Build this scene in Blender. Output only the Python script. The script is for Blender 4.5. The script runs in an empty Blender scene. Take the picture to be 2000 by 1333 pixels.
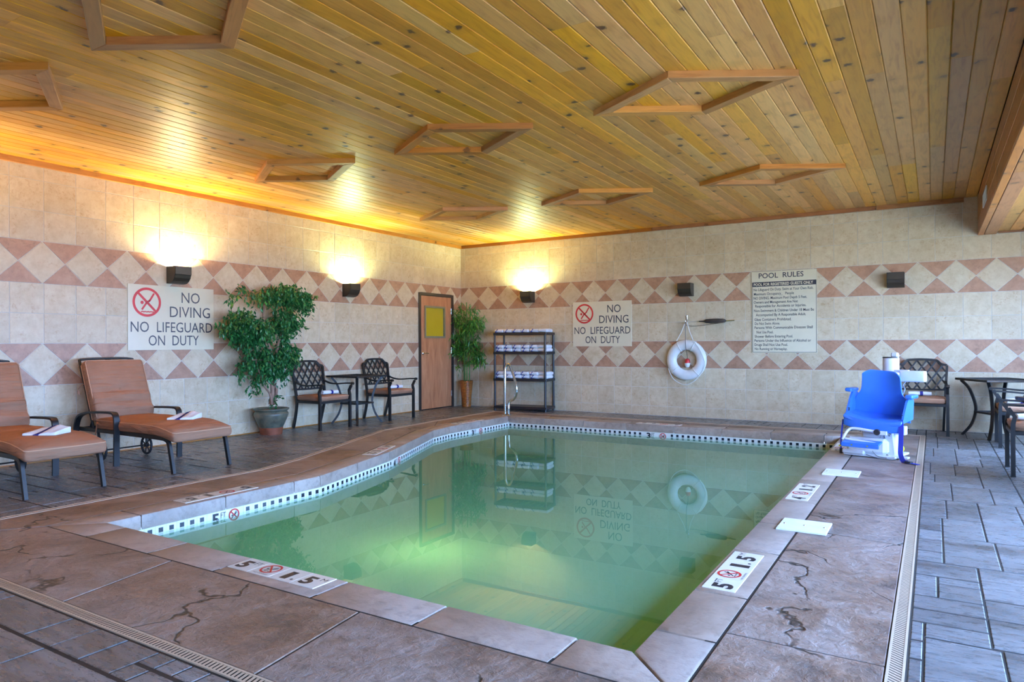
import bpy, math, random
from mathutils import Vector, Matrix, Euler
R=math.radians
random.seed(7)
scn=bpy.context.scene
col=scn.collection
EXPO=0.10;SKY=40;SC=200;POOLW=26;SUN=330;WATER=(.32,.64,.52,1)
# ------------------------------------------------------------------ camera
def setup_camera():
    f=1339.445;yaw,pitch,roll=.5515,.0034,-.0050
    fw=Vector((-math.sin(yaw)*math.cos(pitch),math.cos(yaw)*math.cos(pitch),math.sin(pitch)))
    r=Vector((math.cos(yaw),math.sin(yaw),0));u=r.cross(fw)
    rr=r*math.cos(roll)+u*math.sin(roll);uu=-r*math.sin(roll)+u*math.cos(roll)
    cd=bpy.data.cameras.new('camera');cam=bpy.data.objects.new('camera',cd);col.objects.link(cam)
    cd.sensor_width=36;cd.lens=f*36/2000;cd.clip_end=200;cd.clip_start=.05
    m=Matrix((rr,uu,-fw)).transposed().to_4x4();m.translation=Vector((7.8617,-10.8821,1.2))
    cam.matrix_world=m;scn.camera=cam
setup_camera()
# ------------------------------------------------------------------ world, daylight, exposure
XR=9.9; YN=-13.6; ZC=3.10
WINS=[(-1.3,-3.5),(-4.1,-6.5),(-7.1,-9.5),(-10.1,-12.6)]      # windows of the right wall (y from, y to)
WZ=(.45,2.32)
world=bpy.data.worlds.new('sky');scn.world=world;world.use_nodes=True
bgn=world.node_tree.nodes['Background'];bgn.inputs[0].default_value=(.285,.505,1.0,1);bgn.inputs[1].default_value=SKY
scn.view_settings.view_transform='Standard';scn.view_settings.look='None';scn.view_settings.exposure=EXPO;scn.view_settings.gamma=1
scn.view_settings.use_curve_mapping=False
def area(name,loc,rot,sx,sy,power,color,portal=False,spread=None):
    l=bpy.data.lights.new(name,'AREA');l.shape='RECTANGLE';l.size=sx;l.size_y=sy;l.energy=power;l.color=color
    if spread: l.spread=spread
    o=bpy.data.objects.new(name,l);col.objects.link(o);o.location=loc;o.rotation_euler=rot
    if portal: l.cycles.is_portal=True
    return o
sl=bpy.data.lights.new('sun','SUN');sl.energy=SUN;sl.color=(1,.86,.58);sl.angle=R(.6);so=bpy.data.objects.new('sun',sl);col.objects.link(so);so.rotation_euler=(0,R(-38),R(-12))
for i,(a,b) in enumerate(WINS):
    area('window_portal',(XR+.02,(a+b)/2,sum(WZ)/2),(0,R(90),0),WZ[1]-WZ[0],a-b,1,(1,1,1),portal=True)
cy=scn.cycles
try:
    cy.max_bounces=7;cy.diffuse_bounces=4;cy.glossy_bounces=3;cy.transmission_bounces=4;cy.transparent_max_bounces=6
    cy.sample_clamp_indirect=4;cy.use_denoising=True;cy.caustics_reflective=False;cy.caustics_refractive=False
    cy.blur_glossy=1.0
except Exception as e: print(e)
# ------------------------------------------------------------------ helpers
def tag(o,label=None,cat=None,group=None,kind=None):
    if label:o['label']=label
    if cat:o['category']=cat
    if group:o['group']=group
    if kind:o['kind']=kind
    return o
def empty(name,loc=(0,0,0),rz=0,label=None,cat=None,group=None,kind=None,parent=None):
    o=bpy.data.objects.new(name,None);col.objects.link(o);o.location=loc;o.rotation_euler=(0,0,rz)
    o.empty_display_size=.1
    if parent:o.parent=parent
    return tag(o,label,cat,group,kind)
def link(name,me,parent=None,loc=(0,0,0),rot=(0,0,0)):
    o=bpy.data.objects.new(name,me);col.objects.link(o);o.location=loc;o.rotation_euler=rot
    if parent:o.parent=parent
    return o
def copy_tree(o,parent=None):
    c=o.copy();col.objects.link(c)
    if parent:c.parent=parent
    for ch in list(o.children):copy_tree(ch,c)
    return c
class MB:
    def __init__(s):s.v=[];s.f=[];s.mi=[];s.sm=[];s.M=None
    def add(s,vs,fs,mi=0,sm=False):
        n=len(s.v)
        if s.M is not None: vs=[s.M@Vector(p) for p in vs]
        s.v+=[tuple(p) for p in vs]
        for f in fs:s.f.append([n+i for i in f]);s.mi.append(mi);s.sm.append(sm)
        return s
    def box(s,c,d,rot=None,mi=0,b=0):
        hx,hy,hz=d[0]/2,d[1]/2,d[2]/2;vs=[]
        M=Matrix.Identity(3) if rot is None else Euler(rot).to_matrix()
        if b<=0:
            for z in(-hz,hz):
                for x,y in((-hx,-hy),(hx,-hy),(hx,hy),(-hx,hy)):vs.append(Vector(c)+M@Vector((x,y,z)))
            return s.add(vs,[(3,2,1,0),(4,5,6,7),(0,1,5,4),(1,2,6,5),(2,3,7,6),(3,0,4,7)],mi)
        # chamfered box
        idx={}
        for sx in(-1,1):
            for sy in(-1,1):
                for sz in(-1,1):
                    for a in range(3):
                        p=[sx*(hx-b),sy*(hy-b),sz*(hz-b)];p[a]+=(sx,sy,sz)[a]*b
                        idx[sx,sy,sz,a]=len(vs);vs.append(Vector(c)+M@Vector(p))
        fs=[]
        q=((-1,-1),(1,-1),(1,1),(-1,1))
        for a in range(3):
            o1,o2=[i for i in range(3) if i!=a]
            for sg in(-1,1):
                f=[]
                for u,w in q:
                    k=[0,0,0];k[a]=sg;k[o1]=u;k[o2]=w;f.append(idx[k[0],k[1],k[2],a])
                fl=(sg>0)^(a==1)
                fs.append(f if fl else f[::-1])
        for a in range(3):
            o1,o2=[i for i in range(3) if i!=a]
            for u in(-1,1):
                for w in(-1,1):
                    k0=[0]*3;k1=[0]*3;k0[a]=-1;k1[a]=1
                    for k in(k0,k1):k[o1]=u;k[o2]=w
                    fs.append([idx[(*k0,o1)],idx[(*k1,o1)],idx[(*k1,o2)],idx[(*k0,o2)]])
        for sx in(-1,1):
            for sy in(-1,1):
                for sz in(-1,1):fs.append([idx[sx,sy,sz,0],idx[sx,sy,sz,1],idx[sx,sy,sz,2]])
        return s.add(vs,fs,mi)
    def prism(s,poly,z0,z1,ch=0,mi=0,axis='z'):
        """extrude a 2-D polygon from z0 to z1; ch chamfers the far (z1) edge"""
        n=len(poly);A=sum(poly[i][0]*poly[(i+1)%n][1]-poly[(i+1)%n][0]*poly[i][1] for i in range(n))
        if A<0:poly=poly[::-1]
        rings=[(poly,z0),(poly,z1-ch if ch else z1)]
        if ch:rings.append((inset(poly,ch),z1))
        vs=[]
        for pl,z in rings:
            for p in pl:
                vs.append({'z':(p[0],p[1],z),'x':(z,p[0],p[1]),'y':(p[1],z,p[0])}[axis])
        fs=[list(range(n))[::-1],[(len(rings)-1)*n+i for i in range(n)]]
        for k in range(len(rings)-1):
            for i in range(n):j=(i+1)%n;fs.append([k*n+i,k*n+j,(k+1)*n+j,(k+1)*n+i])
        return s.add(vs,fs,mi)
    def tube(s,path,r,n=8,mi=0,rect=None,closed=False,up=None,cap=True):
        """sweep a circle (r float or list) or rectangle rect=(w,h) along path"""
        P=[Vector(p) for p in path];m=len(P);vs=[];fs=[]
        T=[]
        for i in range(m):
            if closed:t=P[(i+1)%m]-P[i-1]
            else:t=P[min(i+1,m-1)]-P[max(i-1,0)]
            T.append(t.normalized())
        ref=Vector(up) if up else (Vector((0,0,1)) if abs(T[0].z)<.9 else Vector((1,0,0)))
        u=(ref-T[0]*ref.dot(T[0])).normalized()
        k=4 if rect else n
        for i in range(m):
            if up: u2=Vector(up)-T[i]*Vector(up).dot(T[i])
            else: u2=u-T[i]*u.dot(T[i])
            if u2.length>1e-5:u=u2.normalized()
            w=T[i].cross(u)
            if rect:
                a=rect[0]/2;b=rect[1]/2
                if isinstance(r,(list,tuple)):a*=r[i];b*=r[i]
                for x,y in((-a,-b),(a,-b),(a,b),(-a,b)):vs.append(P[i]+w*x+u*y)
            else:
                ri=r[i] if isinstance(r,(list,tuple)) else r
                for j in range(n):
                    an=2*math.pi*j/n;vs.append(P[i]+(u*math.cos(an)+w*math.sin(an))*ri)
        for i in range(m if closed else m-1):
            a=i*k;b=((i+1)%m)*k
            for j in range(k):
                j2=(j+1)%k;fs.append([a+j,b+j,b+j2,a+j2] if not rect else [a+j,a+j2,b+j2,b+j])
        if not closed and cap:
            e0=list(range(k));e1=[(m-1)*k+j for j in range(k)]
            fs+= [e0,e1[::-1]] if not rect else [e0[::-1],e1]
        return s.add(vs,fs,mi,sm=True)
    def lathe(s,prof,n=24,c=(0,0,0),mi=0,sm=True,ax='z'):
        vs=[];fs=[]
        for r,z in prof:
            for j in range(n):
                a=2*math.pi*j/n;p=(r*math.cos(a),r*math.sin(a),z)
                if ax=='y':p=(p[0],-p[2],p[1])
                if ax=='x':p=(p[2],p[0],p[1])
                vs.append((c[0]+p[0],c[1]+p[1],c[2]+p[2]))
        for i in range(len(prof)-1):
            for j in range(n):j2=(j+1)%n;fs.append([i*n+j,i*n+j2,(i+1)*n+j2,(i+1)*n+j])
        fs.append(list(range(n))[::-1]);fs.append([(len(prof)-1)*n+j for j in range(n)])
        return s.add(vs,fs,mi,sm)
    def rbox(s,c,d,r,seg=(8,8,4),fn=None,mi=0,rot=None):
        """soft rounded box with optional deform fn(Vector)->Vector, local coordinates"""
        hx,hy,hz=[a/2 for a in d];vs=[];key={};fs=[]
        def V(p):
            k=(round(p[0],5),round(p[1],5),round(p[2],5))
            if k not in key:key[k]=len(vs);vs.append(Vector(p))
            return key[k]
        def ax(h,n):
            L=[-h,-h+r*.3,-h+r]+[-h+r+(2*h-2*r)*i/n for i in range(1,n)]+[h-r,h-r*.3,h]
            return L
        X,Y,Z=ax(hx,seg[0]),ax(hy,seg[1]),ax(hz,seg[2])
        for zi,z in((0,-hz),(1,hz)):
            for i in range(len(X)-1):
                for j in range(len(Y)-1):
                    f=[V((X[i],Y[j],z)),V((X[i+1],Y[j],z)),V((X[i+1],Y[j+1],z)),V((X[i],Y[j+1],z))];fs.append(f if zi else f[::-1])
        for yi,y in((0,-hy),(1,hy)):
            for i in range(len(X)-1):
                for j in range(len(Z)-1):
                    f=[V((X[i],y,Z[j])),V((X[i+1],y,Z[j])),V((X[i+1],y,Z[j+1])),V((X[i],y,Z[j+1]))];fs.append(f[::-1] if yi else f)
        for xi,x in((0,-hx),(1,hx)):
            for i in range(len(Y)-1):
                for j in range(len(Z)-1):
                    f=[V((x,Y[i],Z[j])),V((x,Y[i+1],Z[j])),V((x,Y[i+1],Z[j+1])),V((x,Y[i],Z[j+1]))];fs.append(f if xi else f[::-1])
        M=Matrix.Identity(3) if rot is None else Euler(rot).to_matrix()
        out=[]
        for p in vs:
            q=Vector((max(-hx+r,min(hx-r,p.x)),max(-hy+r,min(hy-r,p.y)),max(-hz+r,min(hz-r,p.z))))
            dlt=p-q
            if dlt.length>1e-9:q=q+dlt.normalized()*min(r,dlt.length*1.0 if False else r)
            if fn:q=fn(q)
            out.append(Vector(c)+M@q)
        return s.add(out,fs,mi,sm=True)
    def text(s,t,u0,v0,w,h,O,U,Vv,N,mi=0,off=.002,bold=0,spread=1):
        """flat lettering: baseline-left (u0,v0), fitted to width w and cap height h in the plane O,U,V"""
        cu=bpy.data.curves.new('t','FONT');cu.body=t;cu.size=1;cu.resolution_u=3;cu.offset=bold;cu.space_character=spread
        cu.fill_mode='FRONT'
        ob=bpy.data.objects.new('t',cu);col.objects.link(ob)
        dg=bpy.context.evaluated_depsgraph_get();me=bpy.data.meshes.new_from_object(ob.evaluated_get(dg))
        vs=[v.co.copy() for v in me.vertices];fs=[list(p.vertices) for p in me.polygons]
        bpy.data.objects.remove(ob);bpy.data.curves.remove(cu);bpy.data.meshes.remove(me)
        if not vs:return s
        x0=min(v.x for v in vs);x1=max(v.x for v in vs)
        cap=.73
        O,U,Vv,N=Vector(O),Vector(U),Vector(Vv),Vector(N)
        out=[O+U*(u0+(v.x-x0)/(x1-x0)*w)+Vv*(v0+v.y/cap*h)+N*off for v in vs]
        if U.cross(Vv).dot(N)<0:fs=[f[::-1] for f in fs]
        return s.add(out,fs,mi)
    def flat(s,poly,O,U,Vv,N,mi=0,off=.002):
        O,U,Vv,N=Vector(O),Vector(U),Vector(Vv),Vector(N)
        out=[O+U*p[0]+Vv*p[1]+N*off for p in poly];f=list(range(len(out)))
        A=sum(poly[i-1][0]*poly[i][1]-poly[i][0]*poly[i-1][1] for i in range(len(poly)))
        if (A<0)^(U.cross(Vv).dot(N)<0):f=f[::-1]
        return s.add(out,[f],mi)
    def ring(s,cu,cv,r0,r1,O,U,Vv,N,mi=0,off=.002,n=40):
        for i in range(n):
            a=2*math.pi*i/n;b=2*math.pi*(i+1)/n
            s.flat([(cu+r0*math.cos(a),cv+r0*math.sin(a)),(cu+r1*math.cos(a),cv+r1*math.sin(a)),(cu+r1*math.cos(b),cv+r1*math.sin(b)),(cu+r0*math.cos(b),cv+r0*math.sin(b))],O,U,Vv,N,mi,off)
        return s
    def stroke(s,pts,w,O,U,Vv,N,mi=0,off=.0022):
        for (a,b),(c,d) in zip(pts[:-1],pts[1:]):
            L=math.hypot(c-a,d-b) or 1;nx,ny=-(d-b)/L*w/2,(c-a)/L*w/2
            s.flat([(a+nx,b+ny),(c+nx,d+ny),(c-nx,d-ny),(a-nx,b-ny)],O,U,Vv,N,mi,off)
        return s
    def mesh(s,name,mats):
        me=bpy.data.meshes.new(name);me.from_pydata(s.v,[],s.f)
        for m in (mats if isinstance(mats,(list,tuple)) else [mats]):me.materials.append(m)
        for p,mi,sm in zip(me.polygons,s.mi,s.sm):p.material_index=mi;p.use_smooth=sm
        me.update()
        if any(s.sm):
            try:me.set_sharp_from_angle(angle=R(42))
            except Exception:pass
        return me
    def build(s,name,mats,parent=None,loc=(0,0,0),rot=(0,0,0)):
        return link(name,s.mesh(name,mats),parent,loc,rot)
def inset(poly,d):
    n=len(poly);out=[]
    for i in range(n):
        p0,p1,p2=Vector(poly[i-1][:2]),Vector(poly[i][:2]),Vector(poly[(i+1)%n][:2])
        e1=(p1-p0);e2=(p2-p1)
        if e1.length<1e-6 or e2.length<1e-6:out.append(tuple(p1));continue
        e1.normalize();e2.normalize()
        n1=Vector((-e1.y,e1.x));n2=Vector((-e2.y,e2.x));b=n1+n2
        if b.length<1e-4:out.append(tuple(p1));continue
        k=d*2/b.length_squared;k=min(k,d*2.5)
        out.append(tuple(p1+b*k))
    return out
def clip(poly,a,b,c):
    """keep a*x+b*y<=c"""
    out=[];n=len(poly)
    for i in range(n):
        p,q=poly[i],poly[(i+1)%n];dp=a*p[0]+b*p[1]-c;dq=a*q[0]+b*q[1]-c
        if dp<=0:out.append(p)
        if (dp<0<dq) or (dq<0<dp):
            t=dp/(dp-dq);out.append((p[0]+(q[0]-p[0])*t,p[1]+(q[1]-p[1])*t))
    return out
def parea(p):return abs(sum(p[i-1][0]*p[i][1]-p[i][0]*p[i-1][1] for i in range(len(p))))/2 if len(p)>2 else 0
def bez(P,n=12):
    """Catmull-Rom through points"""
    P=[Vector(p) for p in P];out=[]
    for i in range(len(P)-1):
        p0=P[max(i-1,0)];p1=P[i];p2=P[i+1];p3=P[min(i+2,len(P)-1)]
        for k in range(n):
            t=k/n;out.append(.5*((2*p1)+(p2-p0)*t+(2*p0-5*p1+4*p2-p3)*t*t+(-p0+3*p1-3*p2+p3)*t**3))
    out.append(P[-1]);return out
# ------------------------------------------------------------------ materials
class NT:
    def __init__(s,name):
        s.m=bpy.data.materials.new(name);s.m.use_nodes=True;s.t=s.m.node_tree;s.n=s.t.nodes;s.l=s.t.links
        s.p=s.n['Principled BSDF'];s.out=s.n['Material Output']
    def N(s,typ,**k):
        n=s.n.new(typ)
        for a,b in k.items():setattr(n,a,b)
        return n
    def L(s,a,b):s.l.new(a,b)
    def coord(s,scale=(1,1,1),rnd=True,world=False):
        tc=s.N('ShaderNodeTexCoord');mp=s.N('ShaderNodeMapping');mp.inputs['Scale'].default_value=scale
        if world:
            g=s.N('ShaderNodeNewGeometry');s.L(g.outputs['Position'],mp.inputs['Vector'])
        elif rnd:
            oi=s.N('ShaderNodeObjectInfo');mu=s.N('ShaderNodeMath',operation='MULTIPLY');mu.inputs[1].default_value=37
            s.L(oi.outputs['Random'],mu.inputs[0]);ad=s.N('ShaderNodeVectorMath',operation='ADD')
            s.L(tc.outputs['Object'],ad.inputs[0]);s.L(mu.outputs[0],ad.inputs[1]);s.L(ad.outputs[0],mp.inputs['Vector'])
        else:s.L(tc.outputs['Object'],mp.inputs['Vector'])
        return mp.outputs[0]
    def noise(s,vec,scale,detail=4,rough=.55,dist=0):
        n=s.N('ShaderNodeTexNoise');n.inputs['Scale'].default_value=scale;n.inputs['Detail'].default_value=detail
        n.inputs['Roughness'].default_value=rough;n.inputs['Distortion'].default_value=dist;s.L(vec,n.inputs['Vector']);return n.outputs['Fac']
    def ramp(s,fac,stops):
        r=s.N('ShaderNodeValToRGB');e=r.color_ramp.elements
        while len(e)<len(stops):e.new(.5)
        for el,(p,c) in zip(e,stops):el.position=p;el.color=(*c,1) if len(c)==3 else c
        s.L(fac,r.inputs[0]);return r.outputs[0]
    def mix(s,f,a,b,mode='MIX'):
        m=s.N('ShaderNodeMix',data_type='RGBA',blend_type=mode)
        for inp,v in((m.inputs[0],f),(m.inputs[6],a),(m.inputs[7],b)):
            if isinstance(v,(int,float)):inp.default_value=v
            elif isinstance(v,tuple):inp.default_value=(*v,1)
            else:s.L(v,inp)
        return m.outputs[2]
    def hsv(s,c,v=None,h=None,sat=None):
        n=s.N('ShaderNodeHueSaturation');s.L(c,n.inputs['Color'])
        for k,x in(('Value',v),('Hue',h),('Saturation',sat)):
            if x is None:continue
            if isinstance(x,(int,float)):n.inputs[k].default_value=x
            else:s.L(x,n.inputs[k])
        return n.outputs[0]
    def rnd(s,lo,hi,seed=0):
        oi=s.N('ShaderNodeObjectInfo');src=oi.outputs['Random']
        if seed:
            m=s.N('ShaderNodeMath',operation='MULTIPLY');m.inputs[1].default_value=seed*13.37;s.L(src,m.inputs[0])
            f=s.N('ShaderNodeMath',operation='FRACT');s.L(m.outputs[0],f.inputs[0]);src=f.outputs[0]
        r=s.N('ShaderNodeMapRange');r.inputs[3].default_value=lo;r.inputs[4].default_value=hi;s.L(src,r.inputs[0]);return r.outputs[0]
    def bump(s,h,st=.3,d=.01):
        b=s.N('ShaderNodeBump');b.inputs['Strength'].default_value=st;b.inputs['Distance'].default_value=d
        s.L(h,b.inputs['Height']);s.L(b.outputs[0],s.p.inputs['Normal'])
    def set(s,c=None,rough=None,metal=None,spec=None,coat=None):
        p=s.p
        if c is not None:
            if isinstance(c,tuple):p.inputs['Base Color'].default_value=(*c,1)
            else:s.L(c,p.inputs['Base Color'])
        if rough is not None:
            if isinstance(rough,(int,float)):p.inputs['Roughness'].default_value=rough
            else:s.L(rough,p.inputs['Roughness'])
        if metal is not None:p.inputs['Metallic'].default_value=metal
        if spec is not None:p.inputs['Specular IOR Level'].default_value=spec
        if coat is not None:p.inputs['Coat Weight'].default_value=coat;p.inputs['Coat Roughness'].default_value=.12
        return s.m
def plain(name,c,rough=.5,metal=0,spec=.5,var=.06,bump=0,bs=60):
    t=NT(name);v=t.coord();n=t.noise(v,9,3)
    cc=t.ramp(n,[(.3,tuple(x*(1-var) for x in c)),(.7,tuple(min(1,x*(1+var)) for x in c))])
    if bump:t.bump(t.noise(v,bs,4),bump,.004)
    return t.set(cc,rough,metal,spec)
def m_tile(name,a,b,c,blot=(.46,.27,.12)):
    t=NT(name);v=t.coord()
    n1=t.noise(v,9,6,.7);base=t.ramp(n1,[(.3,a),(.5,b),(.70,c)])
    n2=t.noise(v,26,6,.8,.6);msk=t.ramp(n2,[(.50,(0,0,0)),(.66,(1,1,1))])
    m2=t.noise(v,5.5,4,.6);mm=t.ramp(m2,[(.40,(0,0,0)),(.60,(.75,.75,.75))])
    f=t.mix(1.0,msk,mm,'MULTIPLY')
    cc=t.mix(f,base,blot)
    cc=t.hsv(cc,v=t.rnd(.93,1.06),h=.5)
    t.bump(n2,.08,.004)
    return t.set(cc,.38,spec=.4)
def m_wood(name,a,b,dark,axis='y',vlo=.75,vhi=1.12,rough=.3,knots=True,coat=0,dk=.8):
    """boards with long grain on the given local axis, knots and per-board tone"""
    t=NT(name)
    st={'x':(.28,3,3),'y':(3,.28,3),'z':(3,3,.28)}[axis]
    v=t.coord(st);n=t.noise(v,9,6,.62,.9)
    base=t.ramp(n,[(.28,b),(.5,a),(.75,tuple(x*1.12 for x in a))])
    base=t.hsv(base,v=t.rnd(vlo,vhi),h=t.rnd(.492,.503,3),sat=t.rnd(.88,1.05,5))
    if knots:
        kst={'x':(8,9,9),'y':(9,8,9),'z':(9,9,8)}[axis]
        vk=t.coord(kst);vo=t.N('ShaderNodeTexVoronoi');vo.inputs['Scale'].default_value=.85;vo.inputs['Randomness'].default_value=1
        nz=t.N('ShaderNodeTexNoise');nz.inputs['Scale'].default_value=1.6;nz.inputs['Detail'].default_value=5;nz.inputs['Roughness'].default_value=.7;t.L(vk,nz.inputs['Vector'])
        mx=t.N('ShaderNodeMix',data_type='VECTOR');mx.inputs[0].default_value=.42;t.L(vk,mx.inputs[4]);t.L(nz.outputs['Color'],mx.inputs[5])
        t.L(mx.outputs[1],vo.inputs['Vector'])
        k=t.ramp(vo.outputs['Distance'],[(.09,(1,1,1)),(.15,(0,0,0))])
        halo=t.ramp(vo.outputs['Distance'],[(.14,(.35,.35,.35)),(.40,(0,0,0))])
        base=t.mix(halo,base,tuple(x*.45 for x in a))
        base=t.mix(t.mix(dk,(0,0,0),k),base,dark)
    t.bump(n,.06,.004)
    return t.set(base,rough,spec=.5,coat=coat)
def m_stone(name,cols,rough=(.28,.6),scale=2.2,vlo=.8,vhi=1.15,bs=.55,stretch=(1,1,1),crack=False,world=True):
    t=NT(name);v=t.coord(stretch,world=world)
    n=t.noise(v,scale,7,.62,.6);n2=t.noise(v,scale*5.5,6,.7,.3);n3=t.noise(v,scale*.45,3,.5)
    k=len(cols);base=t.ramp(n,[(.28+.46*i/(k-1),c) for i,c in enumerate(cols)])
    base=t.mix(t.ramp(n3,[(.4,(0,0,0)),(.65,(.6,.6,.6))]),base,cols[-1])
    base=t.mix(t.ramp(n2,[(.30,(.5,.5,.5)),(.52,(0,0,0))]),base,tuple(x*.45 for x in cols[0]))
    h=n2
    if crack:
        wv=t.coord((1,1,1),world=world);nz=t.N('ShaderNodeTexNoise');nz.inputs['Scale'].default_value=2.6;nz.inputs['Detail'].default_value=4;t.L(wv,nz.inputs['Vector'])
        mx=t.N('ShaderNodeMix',data_type='VECTOR');mx.inputs[0].default_value=.35;t.L(wv,mx.inputs[4]);t.L(nz.outputs['Color'],mx.inputs[5])
        vo=t.N('ShaderNodeTexVoronoi',feature='DISTANCE_TO_EDGE');vo.inputs['Scale'].default_value=1.15;t.L(mx.outputs[1],vo.inputs['Vector'])
        cr=t.ramp(vo.outputs['Distance'],[(.002,(1,1,1)),(.008,(0,0,0))])
        gate=t.ramp(t.noise(wv,1.9,2),[(.45,(0,0,0)),(.50,(1,1,1))])
        cm=t.mix(1.0,cr,gate,'MULTIPLY')
        base=t.mix(cm,base,(.02,.016,.012))
        sub=t.N('ShaderNodeMath',operation='SUBTRACT');cs=t.mix(.65,cm,(0,0,0));t.L(n2,sub.inputs[0]);t.L(cs,sub.inputs[1]);h=sub.outputs[0]
    base=t.hsv(base,v=t.rnd(vlo,vhi),sat=t.rnd(.8,1.1,3))
    add=t.N('ShaderNodeMath',operation='ADD');t.L(h,add.inputs[0]);t.L(n,add.inputs[1])
    t.bump(add.outputs[0],bs,.012)
    r=t.ramp(n2,[(.3,(rough[0],)*3),(.7,(rough[1],)*3)])
    return t.set(base,r,spec=.5)
def m_emit(name,c,s):
    t=NT(name);t.p.inputs['Emission Color'].default_value=(*c,1);t.p.inputs['Emission Strength'].default_value=s;return t.set(c,.5)
M={}
M['cream']=m_tile('cream_tile_glaze',(.57,.445,.27),(.655,.53,.345),(.72,.61,.42))
M['brown']=m_tile('terracotta_tile_glaze',(.35,.19,.115),(.44,.25,.15),(.51,.31,.195),(.20,.10,.06))
M['grout']=plain('grout',(.66,.62,.54),.9,bump=.2)
M['ceil']=m_wood('cedar_plank',(.73,.335,.036),(.55,.22,.016),(.06,.022,.008),'y',.72,1.12,.40,dk=.95)
M['beam']=m_wood('cedar_beam',(.50,.21,.04),(.34,.125,.02),(.04,.015,.006),'x',.6,1.25,.45,dk=.8)
M['trimx']=m_wood('trim_board_x',(.40,.16,.035),(.28,.10,.02),(.05,.02,.008),'x',.5,1.15,.4)
M['trimy']=m_wood('trim_board_y',(.46,.19,.04),(.32,.12,.02),(.05,.02,.008),'y',.9,1.1,.4)
M['void']=plain('dark_void',(.012,.010,.008),.9)
M['slate']=m_stone('stamped_slate',[(.055,.052,.045),(.14,.14,.14),(.24,.245,.25)],(.18,.42),2.2,.72,1.2,.55,(.8,3.2,1))
M['joint']=plain('floor_joint',(.018,.016,.014),.8,bump=.3)
M['deck']=m_stone('stamped_deck',[(.07,.052,.042),(.235,.145,.095),(.36,.29,.25)],(.34,.62),3.0,.95,1.05,1.1,(1,1,1),crack=True)
M['coping']=m_stone('coping_concrete',[(.25,.19,.15),(.36,.28,.225),(.45,.37,.31)],(.3,.55),2.8,.88,1.1,.35)
M['drain']=plain('drain_plastic',(.52,.40,.28),.5)
M['white_plastic']=plain('white_plastic',(.80,.80,.78),.35)
M['marker']=plain('marker_tile_white',(.74,.70,.62),.3)
M['black_ink']=plain('black_ink',(.02,.02,.03),.4)
M['sign_ink']=plain('sign_ink',(.025,.028,.045),.4)
M['red_ink']=plain('red_ink',(.62,.03,.03),.4)
M['white_tile']=plain('white_waterline_tile',(.80,.79,.74),.15)
M['navy_tile']=plain('navy_tile',(.015,.018,.03),.2)
M['plaster']=plain('pool_plaster',(.46,.62,.42),.7)
M['sign']=plain('sign_panel',(.80,.71,.49),.25,spec=.5,var=.02)
M['metal_black']=plain('black_cast_aluminium',(.014,.0135,.013),.42,.0,.4,bump=.1)
M['bronze']=plain('dark_bronze',(.03,.024,.02),.45)
M['sconce']=plain('sconce_black',(.012,.012,.012),.4)
M['chrome']=plain('stainless_steel',(.75,.75,.74),.12,1.0)
M['brass']=plain('stainless_reflecting',(.7,.68,.6),.2,1.0)
M['rack']=plain('black_rack_plastic',(.018,.018,.02),.4)
M['cushion']=None
M['towel']=plain('white_terry',(.80,.80,.80),.95,bump=.6,bs=180)
M['stripe']=plain('navy_terry',(.015,.025,.22),.95,bump=.6,bs=180)
M['blue']=plain('blue_plastic',(.045,.19,.72),.3,var=.03)
M['strap']=plain('blue_webbing',(.015,.04,.42),.6)
M['white_paint']=plain('white_powder_coat',(.75,.76,.78),.3)
M['yellow']=plain('yellow_plastic',(.75,.72,.03),.4)
M['rubber']=plain('black_rubber',(.02,.02,.022),.6)
M['buoy']=plain('buoy_white',(.80,.79,.74),.35)
M['rope']=plain('white_rope',(.75,.73,.66),.8)
M['leaf']=None
M['bark']=plain('fig_bark',(.30,.17,.11),.8,var=.4,bump=.5,bs=30)
M['soil']=plain('moss_soil',(.14,.075,.03),.95,var=.5,bump=1,bs=40)
M['cane']=plain('bamboo_cane',(.10,.24,.06),.35,var=.2)
M['terra']=plain('terracotta_foot',(.24,.07,.03),.6,var=.3)
M['glow_pane']=plain('painted_glow_pane',(.52,.38,.02),.25,var=.02)  # glow of the lit wall behind the door, put into the pane's opaque colour
M['olive_frame']=plain('olive_frame',(.22,.20,.12),.4)
M['wallpaint']=plain('painted_wall',(.55,.47,.36),.6)
M['jamb']=plain('window_frame_paint',(.5,.5,.5),.4)
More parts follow.
